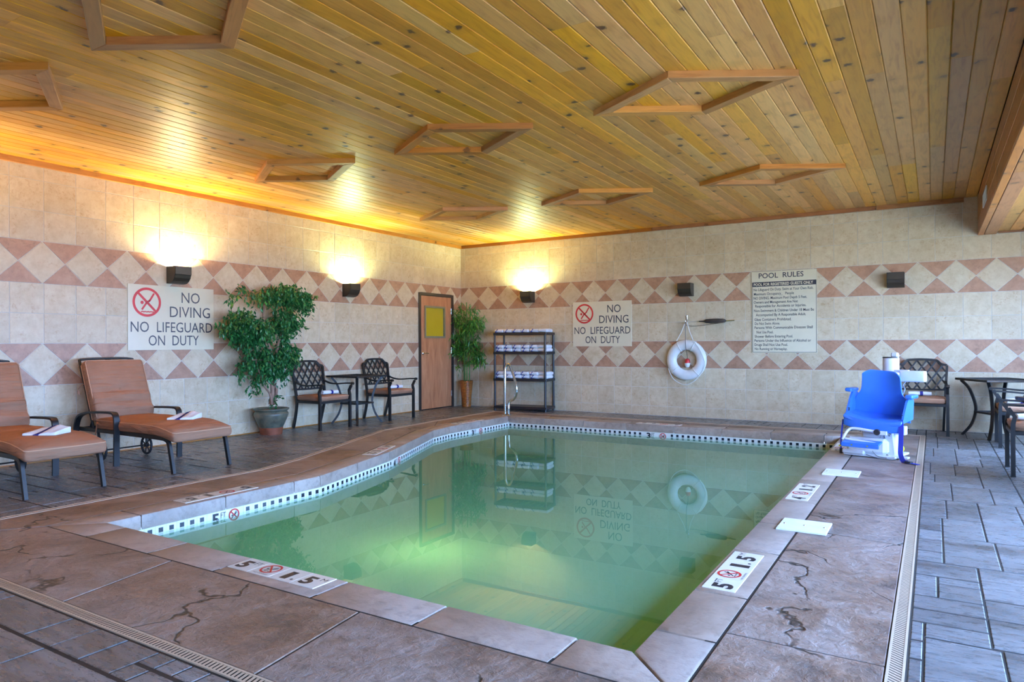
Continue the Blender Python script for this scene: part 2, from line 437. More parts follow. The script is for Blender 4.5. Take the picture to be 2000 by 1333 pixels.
def special():
    t=NT('tan_cushion_fabric');v=t.coord((1,1,1));w=t.N('ShaderNodeTexChecker');w.inputs['Scale'].default_value=190;t.L(v,w.inputs['Vector'])
    n=t.noise(v,5,4);c=t.ramp(n,[(.3,(.31,.155,.085)),(.7,(.39,.205,.12))])
    c=t.mix(.25,c,t.ramp(w.outputs['Fac'],[(.3,(.27,.13,.07)),(.7,(.46,.26,.16))]))
    wr=t.noise(t.coord((2.2,1.2,11)),1.6,3,.5,.8);t.bump(wr,.8,.04)
    M['cushion']=t.set(c,.9,spec=.2)
    t=NT('piping');M['piping']=t.set((.58,.33,.19),.8)
    for nm,a,b,c in(('leaf',(.004,.05,.012),(.018,.15,.035),(.07,.30,.08)),('bleaf',(.015,.10,.012),(.05,.22,.03),(.16,.40,.07))):
        t=NT(nm+'_green');v=t.coord((1,1,1),world=True);n=t.noise(v,38,2)
        cc=t.ramp(n,[(.3,a),(.52,b),(.72,c)]);M[nm]=t.set(cc,.38,spec=.5)
    t=NT('glazed_planter');v=t.coord();n=t.noise(v,7,6,.7,.5)
    M['planter']=t.set(t.ramp(n,[(.3,(.05,.06,.045)),(.5,(.12,.13,.09)),(.66,(.19,.16,.10)),(.8,(.2,.09,.04))]),.35)
    t=NT('rattan_vase');v=t.coord((1,1,1),rnd=False);w=t.N('ShaderNodeTexWave',bands_direction='Z');w.inputs['Scale'].default_value=14;w.inputs['Distortion'].default_value=2;t.L(v,w.inputs['Vector'])
    c=t.ramp(w.outputs['Fac'],[(.1,(.10,.022,.003)),(.5,(.36,.10,.012)),(.9,(.52,.17,.025))])
    c=t.mix(.4,c,t.ramp(t.noise(v,9,3),[(.3,(.18,.06,.012)),(.7,(.45,.2,.05))]));t.bump(w.outputs['Fac'],.5,.006);M['rattan']=t.set(c,.3)
    t=NT('door_veneer');v=t.coord((3.2,3.2,.5),rnd=False);n=t.noise(v,2.6,6,.6,1.6)
    M['door']=t.set(t.ramp(n,[(.25,(.34,.13,.055)),(.5,(.50,.22,.10)),(.75,(.60,.29,.14))]),.35,spec=.4)
    # water: turbid green body under a fresnel surface
    t=NT('pool_water');t.n.remove(t.p)
    v=t.coord((1,1,1),world=True);fr=t.N('ShaderNodeFresnel');ge=t.N('ShaderNodeNewGeometry');mr=t.N('ShaderNodeMapRange');mr.inputs[3].default_value=1.40;mr.inputs[4].default_value=1/1.40;t.L(ge.outputs['Backfacing'],mr.inputs[0]);t.L(mr.outputs[0],fr.inputs['IOR'])
    b=t.N('ShaderNodeBump');b.inputs['Strength'].default_value=.014;b.inputs['Distance'].default_value=.02
    v2=t.coord((1.0,.8,1),world=True)
    t.L(t.noise(v2,2.2,2,.5,.4),b.inputs['Height']);t.L(b.outputs[0],fr.inputs['Normal'])
    gl=t.N('ShaderNodeBsdfGlossy');gl.inputs['Roughness'].default_value=.0;gl.inputs['Color'].default_value=(.9,1,.97,1);t.L(b.outputs[0],gl.inputs['Normal'])
    tr=t.N('ShaderNodeBsdfTransparent');tr.inputs['Color'].default_value=(.90,1,.95,1)
    m3=t.N('ShaderNodeMixShader');t.L(fr.outputs[0],m3.inputs[0]);t.L(tr.outputs[0],m3.inputs[1]);t.L(gl.outputs[0],m3.inputs[2])
    t.L(m3.outputs[0],t.out.inputs['Surface']);M['water']=t.m
    t=NT('suspended_murk');t.n.remove(t.p);tr=t.N('ShaderNodeBsdfTransparent');tr.inputs['Color'].default_value=(.62,.86,.70,1)
    df=t.N('ShaderNodeBsdfDiffuse');df.inputs['Color'].default_value=WATER
    tl=t.N('ShaderNodeBsdfTranslucent');tl.inputs['Color'].default_value=(.30,.52,.30,1)
    m1=t.N('ShaderNodeMixShader');m1.inputs[0].default_value=.45;t.L(df.outputs[0],m1.inputs[1]);t.L(tl.outputs[0],m1.inputs[2])
    m2=t.N('ShaderNodeMixShader');m2.inputs[0].default_value=.74;t.L(tr.outputs[0],m2.inputs[1]);t.L(m1.outputs[0],m2.inputs[2])
    t.L(m2.outputs[0],t.out.inputs['Surface']);M['murk']=t.m
    
special()
# ================================================================== THE ROOM
def struct(name,mb,mats,parent=None):
    o=mb.build(name,mats,parent)
    if not parent:o['kind']='structure'
    return o
DOOR=(-1.30,-.285,2.125)          # opening in the left wall: y from, y to, head
YB=XR                             # the back wall runs from x=0 to XR
# --- wall backings, grout coloured
mb=MB();mb.box((-.099,(YN+DOOR[0])/2,1.6),(.2,DOOR[0]-YN,3.4));mb.box((-.099,(DOOR[1]+.2)/2,1.6),(.2,.2-DOOR[1],3.4))
mb.box((-.099,(DOOR[0]+DOOR[1])/2,(DOOR[2]+3.3)/2),(.2,DOOR[1]-DOOR[0],3.3-DOOR[2]))
wall_left=struct('wall_left',mb,M['grout'])
mb=MB();mb.box((XR/2,.099,1.6),(XR+.44,.2,3.4));wall_back=struct('wall_back',mb,M['grout'])
mb=MB();mb.box((XR/2,YN-.1,1.6),(XR+.44,.2,3.4));struct('wall_front',mb,M['wallpaint'])
mb=MB();X0,X1=XR,XR+.2
ys=[.02]+[v for w in WINS for v in w]+[YN]
for i in range(0,len(ys),2):mb.box(((X0+X1)/2,(ys[i]+ys[i+1])/2,1.6),(.2,abs(ys[i]-ys[i+1]),3.4))
for a,b in WINS:
    mb.box(((X0+X1)/2,(a+b)/2,(WZ[0]-.1)/2),(.2,a-b,WZ[0]+.1));mb.box(((X0+X1)/2,(a+b)/2,(WZ[1]+3.3)/2),(.2,a-b,3.3-WZ[1]))
struct('wall_right',mb,M['wallpaint'])
for i,(a,b) in enumerate(WINS):
    w=MB();ym=(a+b)/2;zm=sum(WZ)/2;h=WZ[1]-WZ[0]
    w.box((X0+.1,a-.03,zm),(.08,.06,h));w.box((X0+.1,b+.03,zm),(.08,.06,h));w.box((X0+.1,ym,zm),(.08,.05,h))
    w.box((X0+.1,ym,WZ[0]+.03),(.08,a-b-.12,.06));w.box((X0+.1,ym,WZ[1]-.03),(.08,a-b-.12,.06))
    struct('window_%d'%(i+1),w,M['jamb'])
# --- wall tiles, each one a slab standing 8 mm proud of the grout
TH=.004;G=.0030
cache={}
def put_tile(parent,axis,poly,name,mat,z0=-.02):
    """poly in (along, height) wall coordinates; axis 'x' = left wall (plane x=0), 'y' = back wall (plane y=0)"""
    cu=sum(p[0] for p in poly)/len(poly);cv=sum(p[1] for p in poly)/len(poly)
    loc=[(p[0]-cu,p[1]-cv) for p in poly]
    key=(axis,name,tuple((round(a,4),round(b,4)) for a,b in loc))
    if key not in cache:
        pl=inset(ccw(loc),G)
        m=MB()
        if axis=='x':m.prism(pl,z0,TH,.0015,axis='x')
        else:
            # local: x along, z up, outward = -y
            n=len(pl);rings=[(pl,-z0),(pl,-(TH-.0015)),(inset(pl,.0015),-TH)];vs=[];fs=[]
            for q,y in rings:vs+=[(p[0],y,p[1]) for p in q]
            fs=[[i for i in range(n)][::-1],[2*n+i for i in range(n)]]
            for k in range(2):
                for i in range(n):j=(i+1)%n;fs.append([k*n+i,k*n+j,(k+1)*n+j,(k+1)*n+i])
            m.add(vs,fs)
        cache[key]=m.mesh(name,mat)
    loc=(0,cu,cv) if axis=='x' else (cu,0,cv)
    return link(name,cache[key],parent,loc)
def ccw(p):
    A=sum(p[i-1][0]*p[i][1]-p[i][0]*p[i-1][1] for i in range(len(p)));return p if A>0 else p[::-1]
def tile_wall(parent,axis,lo,hi,off,pitch,dphase,hole=None,skip=None,dstart=None):
    def emit(poly,name,mat):
        poly=clip(clip(poly,-1,0,-lo),1,0,hi)
        if parea(poly)<4e-4:return
        if hole:
            a,b,zt=hole
            xs=[p[0] for p in poly];zs=[p[1] for p in poly]
            if max(xs)>a and min(xs)<b and min(zs)<zt:
                for q in (clip(poly,1,0,a),clip(poly,-1,0,-b),clip(clip(clip(poly,-1,0,-a),1,0,b),0,-1,-zt)):
                    if parea(q)>4e-4:put_tile(parent,axis,q,name,mat)
                return
        put_tile(parent,axis,poly,name,mat)
    rows=[(0,.155),(.155,.4675),(.4675,.7876),(1.2227,1.533),(1.533,1.8432),(2.28,2.592),(2.592,2.904),(2.904,3.12)]
    k0=math.floor((lo-off)/pitch)-1;k1=math.ceil((hi-off)/pitch)+1
    for z0,z1 in rows:
        for k in range(k0,k1):
            a=off+k*pitch;emit([(a,z0),(a+pitch,z0),(a+pitch,z1),(a,z1)],'tile',M['cream'])
    P=.4402;k0=math.floor((lo-dphase)/P)-1;k1=math.ceil((hi-dphase)/P)+1
    for z0,z1 in((.7876,1.2227),(1.8432,2.28)):
        zm=(z0+z1)/2
        for k in range(k0,k1):
            x=dphase+k*P
            emit([(x,z0),(x+P/2,zm),(x,z1),(x-P/2,zm)],'diamond_tile',M['cream'])
            emit([(x,z1),(x+P,z1),(x+P/2,zm)][::-1],'triangle_tile',M['brown'])
            emit([(x,z0),(x+P,z0),(x+P/2,zm)],'triangle_tile',M['brown'])
tile_wall(wall_left,'x',-8.95,0,-.192,.312,-.3402,hole=DOOR)
tile_wall(wall_back,'y',TH,9.45,.0997,.3113,.1973)
# the rest of both walls, out of the photograph: one joined field of tiles each
m=MB()
for z0,z1 in [(0,.155),(.155,.4675),(.4675,.7876),(.7876,1.2227),(1.2227,1.533),(1.533,1.8432),(1.8432,2.28),(2.28,2.592),(2.592,2.904),(2.904,3.12)]:
    y=-8.955
    while y>YN+.3:m.box((TH/2-.01,y-.155,(z0+z1)/2),(TH+.02,.306,z1-z0-.006));y-=.312
tag(m.build('tile_field',M['cream'],wall_left),kind='stuff')
# --- skirting on the left wall (thin brown line at the floor)
m=MB();m.box((.012,(-8.95+DOOR[0])/2,.006),(.02,8.95+DOOR[0],.012));struct('baseboard_left',m,M['trimy'])
# --- door
door=empty('door_1',(0,(DOOR[0]+DOOR[1])/2,0),kind='structure')
dw=DOOR[1]-DOOR[0]
f=MB();f.box((-.03,-dw/2+.02,DOOR[2]/2),(.12,.05,DOOR[2]));f.box((-.03,dw/2-.02,DOOR[2]/2),(.12,.05,DOOR[2]));f.box((-.03,0,DOOR[2]-.02),(.12,dw-.09,.05));f.build('door_frame',M['bronze'],door)
l=MB();y0,y1=-dw/2+.048,dw/2-.048;wy0,wy1=-.345,.265   # vision panel opening
wz0,wz1=1.305,1.895
for a,b,c,d in((y0,wy0,.015,2.075),(wy1,y1,.015,2.075),(wy0,wy1,.015,wz0),(wy0,wy1,wz1,2.075)):
    l.box((-.015,(a+b)/2,(c+d)/2),(.045,b-a,d-c))
leaf=l.build('door_leaf',M['door'],door)
g=MB()
for a,b,c,d in((wy0,wy0+.035,wz0,wz1),(wy1-.035,wy1,wz0,wz1),(wy0+.035,wy1-.035,wz0,wz0+.035),(wy0+.035,wy1-.035,wz1-.035,wz1)):
    g.box((.0,(a+b)/2,(c+d)/2),(.045,b-a,d-c))
g.build('vision_frame',M['olive_frame'],leaf)
g=MB();g.box((-.012,(wy0+wy1)/2,(wz0+wz1)/2),(.008,wy1-wy0-.07,wz1-wz0-.07));g.build('vision_pane',M['glow_pane'],leaf)
h=MB();hy=-dw/2+.115;h.lathe([(.0,.008),(.028,.008),(.030,.016),(.022,.026),(.012,.03),(.012,.05),(0,.05)],20,(0,hy,1.03),ax='x')
h.tube(bez([(.048,hy,1.03),(.056,hy+.03,1.031),(.054,hy+.07,1.028),(.05,hy+.115,1.024)],5),[.010]*8+[.009]*4+[.007]*4,8)
h.build('lever_handle',M['chrome'],leaf)
for z in(1.82,1.07,.25):
    h=MB();h.tube([(.008,dw/2-.046,z-.055),(.008,dw/2-.046,z+.055)],.009,10);h.box((.006,dw/2-.033,z),(.006,.03,.10));h.build('hinge',M['chrome'],door)
m=MB();m.box((-.12,(DOOR[0]+DOOR[1])/2,DOOR[2]/2),(.155,DOOR[1]-DOOR[0],DOOR[2]));m.box((-.022,(DOOR[0]+DOOR[1])/2,-.045),(.052,DOOR[1]-DOOR[0],.11));m.build('door_light_block',M['void'],door,(0,-(DOOR[0]+DOOR[1])/2,0))  # dark blocks added behind and under the leaf to stop light leaking in
# --- ceiling: cedar tongue-and-groove planks running along y
m=MB();m.box((XR/2,YN/2,ZC+.08),(XR+.4,-YN+.4,.1));ceiling=struct('ceiling',m,M['void'])
rng=random.Random(5);BW=.1303;pm={}
def plank(parent,x,y0,y1,z,w=BW,name='plank',mat=None,rz=0):
    key=(round(y1-y0,3),round(w,4),mat.name if mat else '')
    if key not in pm:
        q=MB();h=.018;c=.006;a=w/2-.0006;L=(y1-y0)/2-.0006
        vs=[];pr=[(-a,h),(-a,c),(-a+c,0),(a-c,0),(a,c),(a,h)]
        for yy in(-L,L):vs+=[(px,yy,pz) for px,pz in pr]
        n=len(pr);fs=[[i,(i+1)%n,n+(i+1)%n,n+i] for i in range(n)]+[list(range(n))[::-1],list(range(n,2*n))]
        q.add(vs,fs);pm[key]=q.mesh(name,mat or M['ceil'])
    return link(name,pm[key],parent,(x,(y0+y1)/2,z))
XS=8.36                       # face of the dropped soffit
x=8.359-BW/2;i=0
while x>-.03:
    y=.0+rng.choice([0,.6,1.2,1.8,2.4])
    while y>-11.3:
        L=rng.choice([2.4,3.0,3.6,4.2,4.8]);a=max(y-L,-11.6);b=min(y,0)
        if b-a>.15:plank(ceiling,x,a,b,ZC)
        y-=L
    x-=BW
m=MB();x=8.359-BW/2
while x>-.03:
    m.box((x,(YN-11.6)/2,ZC+.01),(BW-.004,YN+11.6,.016));x-=BW
tag(m.build('rear_planks',M['ceil'],ceiling),kind='stuff')
# --- ceiling trim on the walls
t=MB();t.box((.022,-4.6,3.072),(.044,9.2,.056));t.box((.022,-11.3,3.072),(.044,4.1,.056));struct('trim_1',t,M['trimy'])
t=MB();t.box((1.98,-.022,3.072),(3.86,.044,.056));t2=struct('trim_2',t,M['trimx'])
t=MB();t.box((5.55,-.022,3.072),(3.27,.044,.056));struct('trim_3',t,M['trimx'])
t=MB();t.box((7.70,-.024,3.070),(1.02,.048,.060));struct('trim_4',t,M['trimx'])
# --- dropped soffit along the window wall
sof=empty('soffit',(0,0,0),kind='structure')
def board(name,c,d,mat,parent=sof,b=.004):
    o=MB().box((0,0,0),d,b=b).build(name,mat,parent,c);return o
for z,h in((3.0,.20),(2.85,.10),(2.72,.155)):
    z=z
yy=[0,-3.1,-6.9,-10.2,YN]
for a,b in zip(yy[:-1],yy[1:]):
    for z0,z1 in((2.61,2.775),(2.778,2.94),(2.943,3.10)):
        board('fascia_board',(XS+.012,(a+b)/2,(z0+z1)/2),(.022,a-b-.004,z1-z0),M['trimy'])
m=MB();m.box((XS+.06,YN/2,2.86),(.07,-YN,.44));m.box(((XS+.1+XR)/2,YN/2,2.66),(XR-XS-.1,-YN,.05));m.build('core',M['void'],sof)
for a,b in((0,-2.2),(-2.2,-5.4),(-5.4,-9.3),(-9.3,YN)):
    board('edge_board',(XS+.032,(a+b)/2,2.599),(.064,a-b-.003,.02),M['trimy'])
for a,b in((0,-3.9),(-3.9,-7.5),(-7.5,YN)):
    board('edge_board',(XS+.135,(a+b)/2,2.599),(.132,a-b-.003,.02),M['trimy'])
x=XS+.205+BW/2
while x<XR-.02:
    y=-rng.choice([0,.7,1.4,2.0])*0
    while y>-11:
        L=rng.choice([1.8,2.4,3.0,3.6]);plank(sof,x,max(y-L,-11.3),y,2.618,mat=M['ceil']);y-=L
    x+=BW
t=MB();t.box(((8.58+XR)/2,-.02,2.606),(XR-8.58,.04,.022));struct('trim_5',t,M['trimx'])
v=empty('air_vent',(XS,-1.58,2.81),label='small white louvred air vent on the side of the wooden soffit',cat='vent')
m=MB()
for c,d in(((-.004,0,.068),(.012,.62,.014)),((-.004,0,-.068),(.012,.62,.014)),((-.004,.303,0),(.012,.014,.122)),((-.004,-.303,0),(.012,.014,.122))):m.box(c,d)
m.build('vent_frame',M['white_plastic'],v)
m=MB();m.box((0,0,0),(.002,.59,.12));m.build('vent_throat',M['void'],v)
for i in range(6):MB().box((0,0,0),(.010,.592,.006),(0,R(35),0)).build('louvre',M['white_plastic'],v,(-.004,0,-.05+i*.02))
# --- rhombus frames of cedar beams under the ceiling
def rhombus(cx,cy,label):
    o=empty('ceiling_frame',(cx,cy,ZC),label=label,cat='ceiling frame',group='rhombus beam frames under the ceiling')
    A,B=.785,.462;pts=[(-A,0),(0,-B),(A,0),(0,B)]
    w=.095;w=.088;cx0=1-w/(A*B/math.hypot(A,B))
    inn=[(p[0]*cx0,p[1]*cx0) for p in pts]
    for i in range(4):
        p,q,r_,s_=pts[i],pts[(i+1)%4],inn[(i+1)%4],inn[i]
        c=((p[0]+q[0]+r_[0]+s_[0])/4,(p[1]+q[1]+r_[1]+s_[1])/4);an=math.atan2(q[1]-p[1],q[0]-p[0])
        loc=[]
        for a in(p,q,r_,s_):
            dx,dy=a[0]-c[0],a[1]-c[1];loc.append((dx*math.cos(an)+dy*math.sin(an),-dx*math.sin(an)+dy*math.cos(an)))
        loc=inset(ccw(loc),.0012);m=MB()
        # chamfer points downwards: build upside down then flip
        n=len(loc);vs=[(a,b,0) for a,b in loc]+[(a,b,-.046) for a,b in loc]+[(a,b,-.050) for a,b in inset(loc,.004)]
        fs=[list(range(n)),[2*n+k for k in range(n)][::-1]]
        for k in range(2):
            for j in range(n):j2=(j+1)%n;fs.append([k*n+j,(k+1)*n+j,(k+1)*n+j2,k*n+j2])
        m.add(vs,fs);m.build('beam',M['beam'],o,(c[0],c[1],.0),(0,0,an))
    return o
rhombus(4.15,-8.60,'rhombus beam frame nearest the camera, cut off by the top edge of the photo')
rhombus(2.04,-8.60,'rhombus beam frame at the far left, cut off by the left edge of the photo')
rhombus(2.06,-5.76,'rhombus beam frame above the left wall, between the two bright wall lamps')
rhombus(4.15,-5.76,'rhombus beam frame in the middle of the ceiling, left of the largest complete one')
rhombus(6.29,-5.77,'largest complete rhombus beam frame, right of the ceiling centre')
rhombus(2.05,-2.80,'smallest rhombus beam frame, nearest the far corner of the room')
rhombus(4.15,-2.80,'rhombus beam frame in the far row, middle of its three')
rhombus(6.29,-2.80,'rhombus beam frame in the far row, rightmost, with one bright yellow beam')
# ================================================================== POOL AND FLOOR
INN=[(3.09,-8.355),(3.09,-6.47),(2.90,-5.80),(2.70,-5.10),(1.965,-3.38),(1.890,-2.9),(1.888,-1.30),(6.855,-1.30),(6.855,-8.355)]
def offs(poly,d):
    return inset(poly,-d) if True else poly
# INN is clockwise seen from above? make it counter-clockwise
INN=ccw(INN)
def offset_out(poly,d):
    n=len(poly);out=[]
    for i in range(n):
        p0,p1,p2=Vector(poly[i-1]),Vector(poly[i]),Vector(poly[(i+1)%n]);e1=(p1-p0).normalized();e2=(p2-p1).normalized()
        n1=Vector((e1.y,-e1.x));n2=Vector((e2.y,-e2.x));b=n1+n2;out.append(tuple(p1+b*(2*d/b.length_squared)))
    return out
OUT=offset_out(INN,.262)
DRI=[(2.36,-9.25),(2.38,-6.55),(2.22,-5.95),(1.98,-5.30),(1.36,-3.70),(1.28,-2.4),(1.26,-.76),(7.705,-.76),(7.705,-9.25)]
DRI=ccw(DRI);DRO=offset_out(DRI,.06)
# floor slab with the pool opening cut out, as boxes round it plus polygons
fl=MB()
def ringpoly(mb,a,b,z):
    n=len(a)
    for i in range(n):
        j=(i+1)%n;mb.add([(*a[i],z),(*b[i],z),(*b[j],z),(*a[j],z)],[(0,1,2,3)])
big=[]
def onbox(p):
    # project outward to the room rectangle
    c=(4.8,-4.9);dx,dy=p[0]-c[0],p[1]-c[1]
    return p
Z0=-.0045
RB=offset_out(OUT,-.05)
ringpoly(fl,RB,offset_out(DRO,.02),Z0)
D2=offset_out(DRO,.02)
# outside ring: four rectangles and the left wedge strips
xr=D2[[i for i,p in enumerate(DRO) if p[0]>7][0]][0];yn=min(p[1] for p in D2);yb=max(p[1] for p in D2)
fl.add([(xr,YN,Z0),(XR,YN,Z0),(XR,.02,Z0),(xr,.02,Z0)],[(0,1,2,3)])
fl.add([(0,YN,Z0),(xr,YN,Z0),(xr,yn,Z0),(0,yn,Z0)],[(0,1,2,3)])
fl.add([(0,yb,Z0),(xr,yb,Z0),(xr,.02,Z0),(0,.02,Z0)],[(0,1,2,3)])
L=sorted([p for p in D2 if p[0]<3],key=lambda p:p[1])
for a,b in zip(L[:-1],L[1:]):fl.add([(0,a[1],Z0),(a[0],a[1],Z0),(b[0],b[1],Z0),(0,b[1],Z0)],[(0,1,2,3)])
floor=struct('floor',fl,M['joint'])
# stamped stones around the drain channel, random ashlar
def line_x(y):
    P=sorted([p for p in DRO if p[0]<3],key=lambda p:p[1])
    if y<=P[0][1]:return P[0],P[1]
    for a,b in zip(P[:-1],P[1:]):
        if a[1]<=y<=b[1]:return a,b
    return P[-2],P[-1]
XD=max(p[0] for p in DRO);YD0=min(p[1] for p in DRO);YD1=max(p[1] for p in DRO)
def side(c):
    x,y=c;a,b=line_x(y);lx=a[0]+(b[0]-a[0])*(y-a[1])/(b[1]-a[1])
    if YD0<y<YD1 and lx<x<XD:return None
    d={'R':x-XD,'B':y-YD1,'N':YD0-y,'L':lx-x if y>YD0 and y<YD1 else -1}
    k=max(d,key=d.get);return k if d[k]>0 else None
def stone_poly(x0,y0,x1,y1):
    poly=[(x0,y0),(x1,y0),(x1,y1),(x0,y1)];c=((x0+x1)/2,(y0+y1)/2);outs=[]
    k=side(c)
    # a stone may straddle the channel: keep the part on each outer side
    if x1>XD:outs.append(clip(poly,-1,0,-XD-.003))
    if y1>YD1:outs.append(clip(clip(poly,0,-1,-YD1-.003),1,0,XD+.0))
    if y0<YD0:outs.append(clip(clip(poly,0,1,YD0-.003),1,0,XD+.0))
    if x0<2.6:
        a,b=line_x(c[1]);ex,ey=b[0]-a[0],b[1]-a[1];Ln=math.hypot(ex,ey);nx,ny=ey/Ln,-ex/Ln
        q=clip(poly,nx,ny,nx*a[0]+ny*a[1]-.003);q=clip(clip(q,0,1,YD1),0,-1,-YD0);outs.append(q)
    return [o for o in outs if parea(o)>.004]
def ashlar(x0,y0,x1,y1,c,sizes,seed):
    rg=random.Random(seed);nx=int((x1-x0)/c);ny=int((y1-y0)/c);occ=[[0]*ny for _ in range(nx)];out=[]
    for j in range(ny):
        for i in range(nx):
            if occ[i][j]:continue
            s=sizes[:];rg.shuffle(s)
            for w,h in s+[(1,1)]:
                if i+w<=nx and j+h<=ny and all(not occ[i+a][j+b] for a in range(w) for b in range(h)):
                    for a in range(w):
                        for b in range(h):occ[i+a][j+b]=1
                    out.append((x0+i*c,y0+j*c,x0+(i+w)*c,y0+(j+h)*c));break
    return out
SZ=[(2,3),(3,3),(2,4),(3,5),(2,2),(3,2),(2,3),(3,4),(1,2),(4,3),(1,3),(4,2)]
SZB=[(4,3),(5,3),(3,3),(6,4),(4,4),(3,2),(5,2),(3,4),(6,3),(4,5),(2,2),(2,3)]
cells=[]
for k,blk in enumerate(((8.42,-10.7,XR+.1,0),(7.77,-10.7,8.42,-8.3),(7.77,-.80,8.42,0),(-.02,-.70,7.77,0),(-.02,-10.7,7.77,-9.31),(-.02,-9.31,2.46,-.70))):
    c=.108;cx_=(blk[2]-blk[0])/max(1,round((blk[2]-blk[0])/c));cy__=(blk[3]-blk[1])/max(1,round((blk[3]-blk[1])/c))
    for (x0,y0,x1,y1) in ashlar(0,0,round((blk[2]-blk[0])/cx_)+.5,round((blk[3]-blk[1])/cy__)+.5,1,SZ if k<4 else SZB,11+k):
        cells.append((blk[0]+x0*cx_,blk[1]+y0*cy__,blk[0]+x1*cx_,blk[1]+y1*cy__))
cells+=[(7.77,-1.85,7.89,-.80),(7.89,-1.82,8.09,-.80),(8.09,-1.80,8.265,-.80),(7.77,-2.48,7.85,-1.85),(7.85,-2.48,8.05,-1.82),(8.05,-2.48,8.265,-1.80),(7.77,-2.93,8.05,-2.48),
(7.77,-3.62,7.825,-2.93),(7.825,-3.61,8.02,-2.93),(8.02,-3.61,8.20,-3.0),(8.05,-3.0,8.25,-2.48),(8.25,-3.0,8.42,-2.33),(8.265,-2.33,8.42,-.8),(8.20,-4.12,8.42,-3.0),
(7.77,-4.0,7.86,-3.62),(7.86,-4.0,8.20,-3.61),(7.77,-4.75,7.975,-4.0),(7.975,-4.12,8.20,-4.0),(7.975,-4.75,8.235,-4.12),(8.235,-4.75,8.42,-4.12),(7.77,-5.08,7.93,-4.75),(7.77,-5.39,7.93,-5.08),
(7.93,-5.39,8.125,-4.75),(8.125,-5.91,8.355,-4.75),(8.355,-5.28,8.42,-4.75),(8.355,-5.91,8.42,-5.28),(7.90,-5.91,8.125,-5.39),(7.77,-5.76,7.90,-5.39),(7.77,-6.01,7.90,-5.76),(7.77,-6.28,7.90,-6.01),(7.77,-6.50,7.90,-6.28),
(7.90,-6.50,8.16,-5.91),(8.16,-6.50,8.42,-5.91),(7.77,-6.76,8.05,-6.5),(8.05,-7.02,8.42,-6.50),(7.77,-7.10,7.87,-6.76),(7.87,-6.88,8.05,-6.76),(7.87,-7.10,8.05,-6.88),(7.77,-7.29,8.05,-7.10),(8.05,-7.28,8.42,-7.02),
(7.77,-7.46,8.05,-7.29),(7.77,-7.68,7.82,-7.46),(7.82,-7.63,8.05,-7.46),(8.05,-7.62,8.42,-7.28),(7.77,-7.87,7.82,-7.68),(7.77,-8.3,7.82,-7.87),(7.82,-8.3,8.08,-7.63),(8.08,-8.3,8.42,-7.62)]
rg=random.Random(3);stuffm=MB();cand=[]
for (a,b,c,d) in cells:
    for q in stone_poly(max(a,.004),b,min(c,XR),min(d,-.001)):
        q2=inset(ccw(q),.0045);ym_=sum(p[1] for p in q2)/max(1,len(q2));hh=max(p[1] for p in q2)-min(p[1] for p in q2)+1e-6
        q2=[(p[0],ym_+(p[1]-ym_)*(hh-.010)/hh) for p in q2]
        if parea(q2)<.002:continue
        # slightly wavy hand-stamped edges
        cx=sum(p[0] for p in q2)/len(q2);cy_=sum(p[1] for p in q2)/len(q2)
        dx,dy=cx-7.86,cy_+10.88;fwd=-.524*dx+.852*dy;lat=.852*dx+.524*dy
        seen=fwd>.6 and abs(lat)<.76*fwd+.2 and fwd>1.9
        cand.append((-(parea(q2)/max(fwd,.5)**3 if seen else 0),len(cand),q2,cx,cy_))
cand.sort(key=lambda t:(t[0],t[1]))
for ns,(w_,_,q2,cx,cy_) in enumerate(cand):
    z=-rg.random()*.0022
    if w_<0 and ns<298:
        m=MB();m.prism([(p[0]-cx,p[1]-cy_) for p in q2],-.02,z,.003);m.build('stone',M['slate'],floor,(cx,cy_,0))
    else:stuffm.prism(q2,-.02,z,.003)
stuffm.prism([(0,YN),(XR,YN),(XR,-10.72),(0,-10.72)],-.02,-.002)
tag(stuffm.build('stone_field',M['slate'],floor),kind='stuff')
print('stones',len(cand))
# big stamped slabs between coping and drain
g=.004
OUTs=offset_out(OUT,.0)
def slab(poly,z=-.001):
    q=inset(ccw(poly),g);cx=sum(p[0] for p in q)/len(q);cyy=sum(p[1] for p in q)/len(q)
    m=MB();m.prism([(p[0]-cx,p[1]-cyy) for p in q],-.02,z,.005);m.build('deck_slab',M['deck'],floor,(cx,cyy,0))
xo,xi=7.117,7.705;yo,yi=-8.617,-9.25;yb0=-1.038;yb1=-.76
ye=[-9.25,-8.0,-6.16,-4.35,-2.45,-.76]
slab([(xo,yo),(xi,yi),(xi,-8.0),(xo,-8.0)])
for a,b in zip(ye[1:-1],ye[2:]):
    if b<-1:slab([(xo,a),(xi,a+(-.09 if a==-6.16 else 0)),(xi,b+(-.09 if b==-6.16 else 0)),(xo,b)])
    else:slab([(xo,a),(xi,a),(xi,-.76),(xo,yb0)])
xe=[7.117,5.66,4.26,2.83]
slab([(xo,yo),(xi,yi),(5.75,yi),(5.66,yo)]);slab([(5.66,yo),(5.75,yi),(4.38,yi),(4.24,yo)]);slab([(4.24,yo),(4.38,yi),(2.36,yi),(2.828,yo)])
li=sorted([p for p in OUT if p[0]<3 and p[1]>-8.7],key=lambda p:p[1]);ld=sorted([p for p in DRI if p[0]<3],key=lambda p:p[1])
for k in range(6):
    a,b=li[k],li[k+1];c,d=ld[k+1],ld[k]
    if k==0:
        slab([a,(2.828,-7.5),(2.37,-7.65),d]);slab([(2.828,-7.5),b,c,(2.37,-7.65)])
    else:slab([a,b,c,d])
slab([(1.626,yb0),(3.5,yb0),(3.5,yb1),(1.26,yb1)]);slab([(3.5,yb0),(5.35,yb0),(5.35,yb1),(3.5,yb1)]);slab([(5.35,yb0),(xo,yb0),(xi,yb1),(5.35,yb1)])
